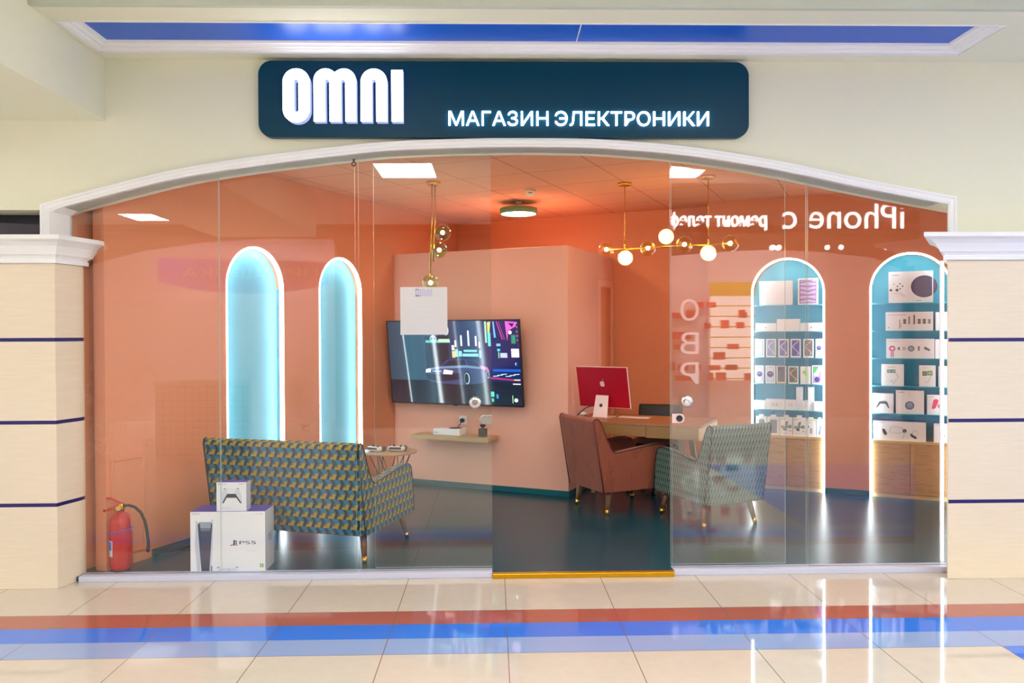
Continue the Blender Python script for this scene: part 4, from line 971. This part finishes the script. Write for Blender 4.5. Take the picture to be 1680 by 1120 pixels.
# the emblem left of the name: an upright letter on a curled base
b.p([(.575, .44), (.595, .432), (.595, .505), (.612, .50), (.617, .475), (.600, .475), (.600, .49), (.604, .462), (.622, .462), (.622, .51), (.60, .522), (.575, .525)], (40, 42, 50))
b.p([(.53, .44), (.572, .46), (.572, .452), (.548, .442), (.572, .448), (.572, .438), (.54, .432)], (40, 42, 50)); b.p([(.60, .452), (.628, .448), (.61, .44), (.60, .44), (.60, .432), (.628, .436), (.634, .45), (.60, .462)], (40, 42, 50))
b.r(.93, .07, .975, .13, (116, 176, 60)); b.r(.947, .08, .958, .12, (230, 240, 220))
b.p([(.345, .065), (.375, .085), (.395, .08), (.36, .065)], (60, 64, 76)); b.p([(.60, .085), (.62, .085), (.645, .065), (.63, .065)], (60, 64, 76)); b.p([(.36, 0), (.37, .06), (.62, .06), (.64, 0)], (216, 224, 236)); b.r(.51, .0, .515, .05, (130, 140, 160))
b.r(.85, .955, .875, .96, (206, 176, 60)); b.r(.89, .953, .905, .963, (206, 176, 60)); b.r(.925, .955, .965, .965, (206, 176, 60)); b.r(.76, .34, .88, .344, (196, 200, 212))
big = ob('console_carton', b.g, 'card', loc=(-1.7025, 5.125, FL), label='large white and violet console carton behind the shop glass', cat='carton')
g = G(); g.text('PS5', 0, 0, .05, .07, col=S(60, 62, 72)); lt = ob('side_print', g, 'card', big, (.2378, .07, .175)); lt.rotation_euler = (PI/2*0, 0, PI/2)
b = Box(.19, .185, .09, top=VI, side=S(226, 226, 236))
b.p([(.14, .28), (.18, .62), (.26, .76), (.34, .79), (.66, .79), (.74, .76), (.82, .62), (.86, .28), (.80, .26), (.66, .55), (.34, .55), (.20, .26)], (212, 220, 232))
b.p([(.36, .60), (.64, .60), (.70, .50), (.84, .28), (.80, .26), (.66, .46), (.34, .46), (.23, .26), (.20, .30), (.30, .50)], (44, 46, 52)); b.p([(.36, .79), (.64, .79), (.64, .61), (.36, .61)], (232, 236, 244))
b.p([(.23, .77), (.30, .80), (.31, .78), (.25, .755)], (60, 62, 70)); b.p([(.77, .77), (.70, .80), (.69, .78), (.75, .755)], (60, 62, 70)); b.r(.07, .92, .10, .955, (40, 42, 60)); b.r(.12, .93, .36, .945, (150, 152, 170)); b.r(.74, .93, .93, .945, (140, 142, 160)); b.r(.1, .1, .5, .115, (206, 208, 218))
ob('controller_carton', b.g, 'card', loc=(-1.6825, 5.14, FL+.385), label='small white controller carton standing on the large console carton', cat='carton')

# fire extinguisher
t = empty('fire_extinguisher', (-2.40, 5.172, FL), 0, label='red fire extinguisher with a black hose standing behind the glass', cat='extinguisher')
g = G(); g.lathe([(0, .012), (.055, .012), (.064, .03), (.068, .05), (.068, .30), (.064, .335), (.05, .36), (.026, .376), (.022, .382), (0, .382)], n=40); ob('cylinder', g, 'red_paint', t)
g = G(); g.lathe([(.0, 0), (.058, 0), (.06, .014), (.05, .02)], n=32); ob('base', g, 'rubber', t)
g = G(); g.lathe([(0, .38), (.022, .38), (.022, .40), (.027, .402), (.027, .412), (.018, .418), (.018, .432), (0, .434)], n=24); g.tube([(0, -.02, .41), (0, -.036, .41)], .016, 16); ob('valve', g, 'brass', t)
g = G(); g.tube([(.02, 0, .43), (-.02, 0, .446), (-.06, 0, .466), (-.095, 0, .470)], .0075, 8); ob('lever', g, 'red_paint', t)
g = G(); g.tube([(0, 0, .422), (-.05, 0, .408), (-.108, 0, .385)], .0085, 8); ob('carry_handle', g, 'red_paint', t)
g = G(); g.tube([(.012, 0, .418), (.05, 0, .422), (.09, .0, .410), (.125, .005, .375), (.148, .01, .32), (.16, .015, .25), (.165, .02, .18), (.165, .02, .14)], .0095, 12)
g.tube([(.165, .02, .15), (.163, .02, .115)], [.012, .0105], 12); ob('hose', g, 'rubber', t)
g = G(); g.tube([(.0695*math.cos(2*PI*i/28), .0695*math.sin(2*PI*i/28), .265+.012*math.cos(2*PI*i/28)) for i in range(29)], .0035, 6, caps=False); g.tube([(.07+.01*math.cos(2*PI*i/12), -.02, .282+.012*math.sin(2*PI*i/12)) for i in range(13)], .003, 6); ob('band', g, 'purple_cord', t)
g = G(); n = 14
def lab(a0, a1, z0, z1, col, r):
    for i in range(n):
        A, B = math.radians(a0+(a1-a0)*i/n), math.radians(a0+(a1-a0)*(i+1)/n)
        g.face([(r*math.cos(A), r*math.sin(A), z0), (r*math.cos(B), r*math.sin(B), z0), (r*math.cos(B), r*math.sin(B), z1), (r*math.cos(A), r*math.sin(A), z1)], 0, S(*col), True)
lab(190, 248, .105, .205, (236, 238, 244), .0685); lab(194, 242, .145, .20, (58, 110, 200), .0688); lab(194, 222, .11, .16, (110, 60, 90), .0690); lab(226, 242, .112, .14, (200, 214, 226), .0690)
ob('paper_label', g, 'card', t)

# frosted notice with the opening hours on the glass
t = empty('hours_notice', (-.44, 5.083, 1.54), 0, label='square frosted opening hours notice with the shop name on the glass', cat='notice')
g = G(); g.box(-.149, .149, -.0006, 0, 0, .303); ob('film', g, 'frost', t)
g = G(); sc = .047/.318
for nm, sp in letters.items():
    mp = lambda P: [((a-ox+.9805)*sc, (c_-oz-.082)*sc+.245) for a, c_ in P]
    if sp[0] == 'poly': g.flat(mp(sp[1]), -.0012)
    else:
        A = mp(sp[1]); g.flat(rr(min(p[0] for p in A), min(p[0] for p in A)+.0095, min(p[1] for p in A), max(p[1] for p in A), .004), -.0012); g.flat(rr(max(p[0] for p in A)-.0095, max(p[0] for p in A), min(p[1] for p in A), max(p[1] for p in A), .004), -.0012)
        for zz in (min(p[1] for p in A), max(p[1] for p in A)-.008): g.flat(rr(min(p[0] for p in A)+.002, max(p[0] for p in A)-.002, zz, zz+.008, .003), -.0012)
ob('shop_name', g, 'frost_line', t); g = G()
M['faint_print'] = plain('faint_white_print', S(224, 226, 238), .6)
for z, w_, h_ in ((.228, .18, .006), (.19, .16, .005), (.16, .12, .005), (.12, .15, .006), (.078, .17, .006), (.058, .065, .006), (.038, .065, .006), (.022, .065, .006)):
    x = -w_/2; random.seed(int(z*1000))
    while x < w_/2:
        l_ = random.uniform(.006, .016); g.box(x, min(x+l_, w_/2), -.0012, -.0007, z, z+h_); x += l_+.003
ob('print', g, 'faint_print', t)

# ================================================================== the far side of the mall walk, which the shop glass mirrors
YO = -3.0
g = G()
outl = [(-9, 0), (-6.6, 0), (-6.6, 2.72), (-5.7, 2.95), (-4.78, 3.08), (-3.6, 3.14), (-2.6, 3.12), (-2.6, 0), (2.95, 0), (2.95, 2.84), (4.0, 2.92), (4.6, 2.94), (5.6, 2.90), (6.4, 2.80), (6.9, 2.60), (6.9, 0), (9, 0), (9, 4.1), (1.2, 4.1), (1.2, 3.36), (-9, 3.36)]
g.prism(outl, 'y', YO-.12, YO); wo = ob('wall_opposite', g, 'opp_dark', **struct)
g = G(); g.box(-9, 9, -4.4, -4.3, 0, 3.36); g.box(-9, 9, -4.4, YO, 3.2, 3.36)
ob('back_panel', g, 'opp_white', wo)
g = G()
for x0, x1 in ((-6.4, -2.8), (3.1, 6.8)): g.box(x0, x1, -3.36, -3.2, 3.18, 3.195)
ob('hidden_fill_tubes', g, 'opp_fill', wo)  # unseen tubes added behind the lintels to brighten the mirrored shops
# lilac fascia board with pale letters
g = G(); n = 16
g.prism([(-5.46, 2.42), (-5.46, 2.81), (-2.70, 2.74), (-2.70, 2.36)] + [(-2.70-2.76*i/n, 2.36+.06*i/n-.17*math.sin(PI*i/n)) for i in range(1, n)], 'y', YO+.02, YO+.05); fb = ob('fascia', g, 'opp_pink', wo)
def flip_text(body, x_start, z, h, w, mat, y, name, parent, depth=.02, bold=0.0):
    g = G(); g.text(body, 0, 0, h, w, depth=depth, bold=bold); o = ob(name, g, mat, parent, (x_start, y, z)); o.rotation_euler = (0, 0, PI); return o
flip_text('ПРИЩЕПКА', -2.86, 2.47, .17, 2.2, 'opp_white', YO+.07, 'fascia_letters', wo)
# a glazed stall nearer by with circles drawn on its panes, and its tiled counter
g = G(); g.box(-5.2, -2.1, .22, .232, 0, 2.0); st_ = ob('stall_glass', g, 'glass', **struct)
g = G(); random.seed(3)
def ring(cx, cz, r, th=.02):
    for i in range(28):
        a, b = 2*PI*i/28, 2*PI*(i+1)/28
        g.face([(cx+(r+s_*th)*math.cos(q), .24, cz+(r+s_*th)*math.sin(q)) for s_, q in ((0, a), (1, a), (1, b), (0, b))])
for zone, zz, nn in (((-5.05, -4.25), (.12, 1.2), 34), ((-2.6, -2.15), (.25, 1.1), 14), ((-3.3, -2.3), (1.85, 1.95), 3)):
    for i in range(nn): ring(random.uniform(*zone), random.uniform(*zz), random.choice((.03, .04, .05, .07, .1, .11)))
ob('vinyl_rings', g, 'mall_white', st_)
g = G(); g.box(-4.2, -3.05, .08, .18, .0, .98); ob('counter', g, 'opp_white', st_)
g = G()
for i in range(13): g.box(-4.2+i*.09, -4.195+i*.09, .18, .182, .05, .93)
for i in range(11): g.box(-4.2, -3.05, .18, .182, .05+i*.085, .055+i*.085)
ob('counter_grid', g, 'opp_dark', st_)
# sign letters of the phone repair shop
flip_text('iPhone c', 6.86, 3.27, .42, 2.02, 'opp_sign', YO+.05, 'sign_letters', wo)
flip_text('ремонт телеф', 4.56, 3.25, .30, 1.62, 'opp_sign', YO+.05, 'sign_letters', wo, bold=.006)
for ch, zc in (('О', 1.75), ('В', 1.20), ('Р', .70)): flip_text(ch, 3.42, zc, .36, .30, 'opp_sign_dim', YO+.04, 'sign_letters', wo)
# slat wall with goods, its lamplit brightness put in as glow
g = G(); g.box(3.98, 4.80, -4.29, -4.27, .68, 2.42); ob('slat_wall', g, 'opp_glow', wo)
g = G()
for i in range(9): g.box(3.96, 4.82, -4.27, -4.25, .70+i*.19, .72+i*.19)
ob('slat_rails', g, 'yellow_panel', wo)
g = G(); g.box(3.75, 4.6, -3.5, -3.48, 2.2, 2.42); ob('yellow_board', g, 'yellow_panel', wo)
g = G(); random.seed(9)
for i in range(26):
    x = random.uniform(3.2, 4.6); z = .68+.19*random.randint(0, 7); w_ = random.uniform(.08, .22); g.box(x, x+w_, -4.24, -4.18, z, z+random.uniform(.08, .16))
ob('slat_goods', g, 'red_metal', wo)
g = G()
for x in (4.62, 4.72, 5.52, 5.75, 6.5): g.sphere((x, -2.85, 2.95), .045, 12)
ob('spot_bulbs', g, 'opp_sign', wo)
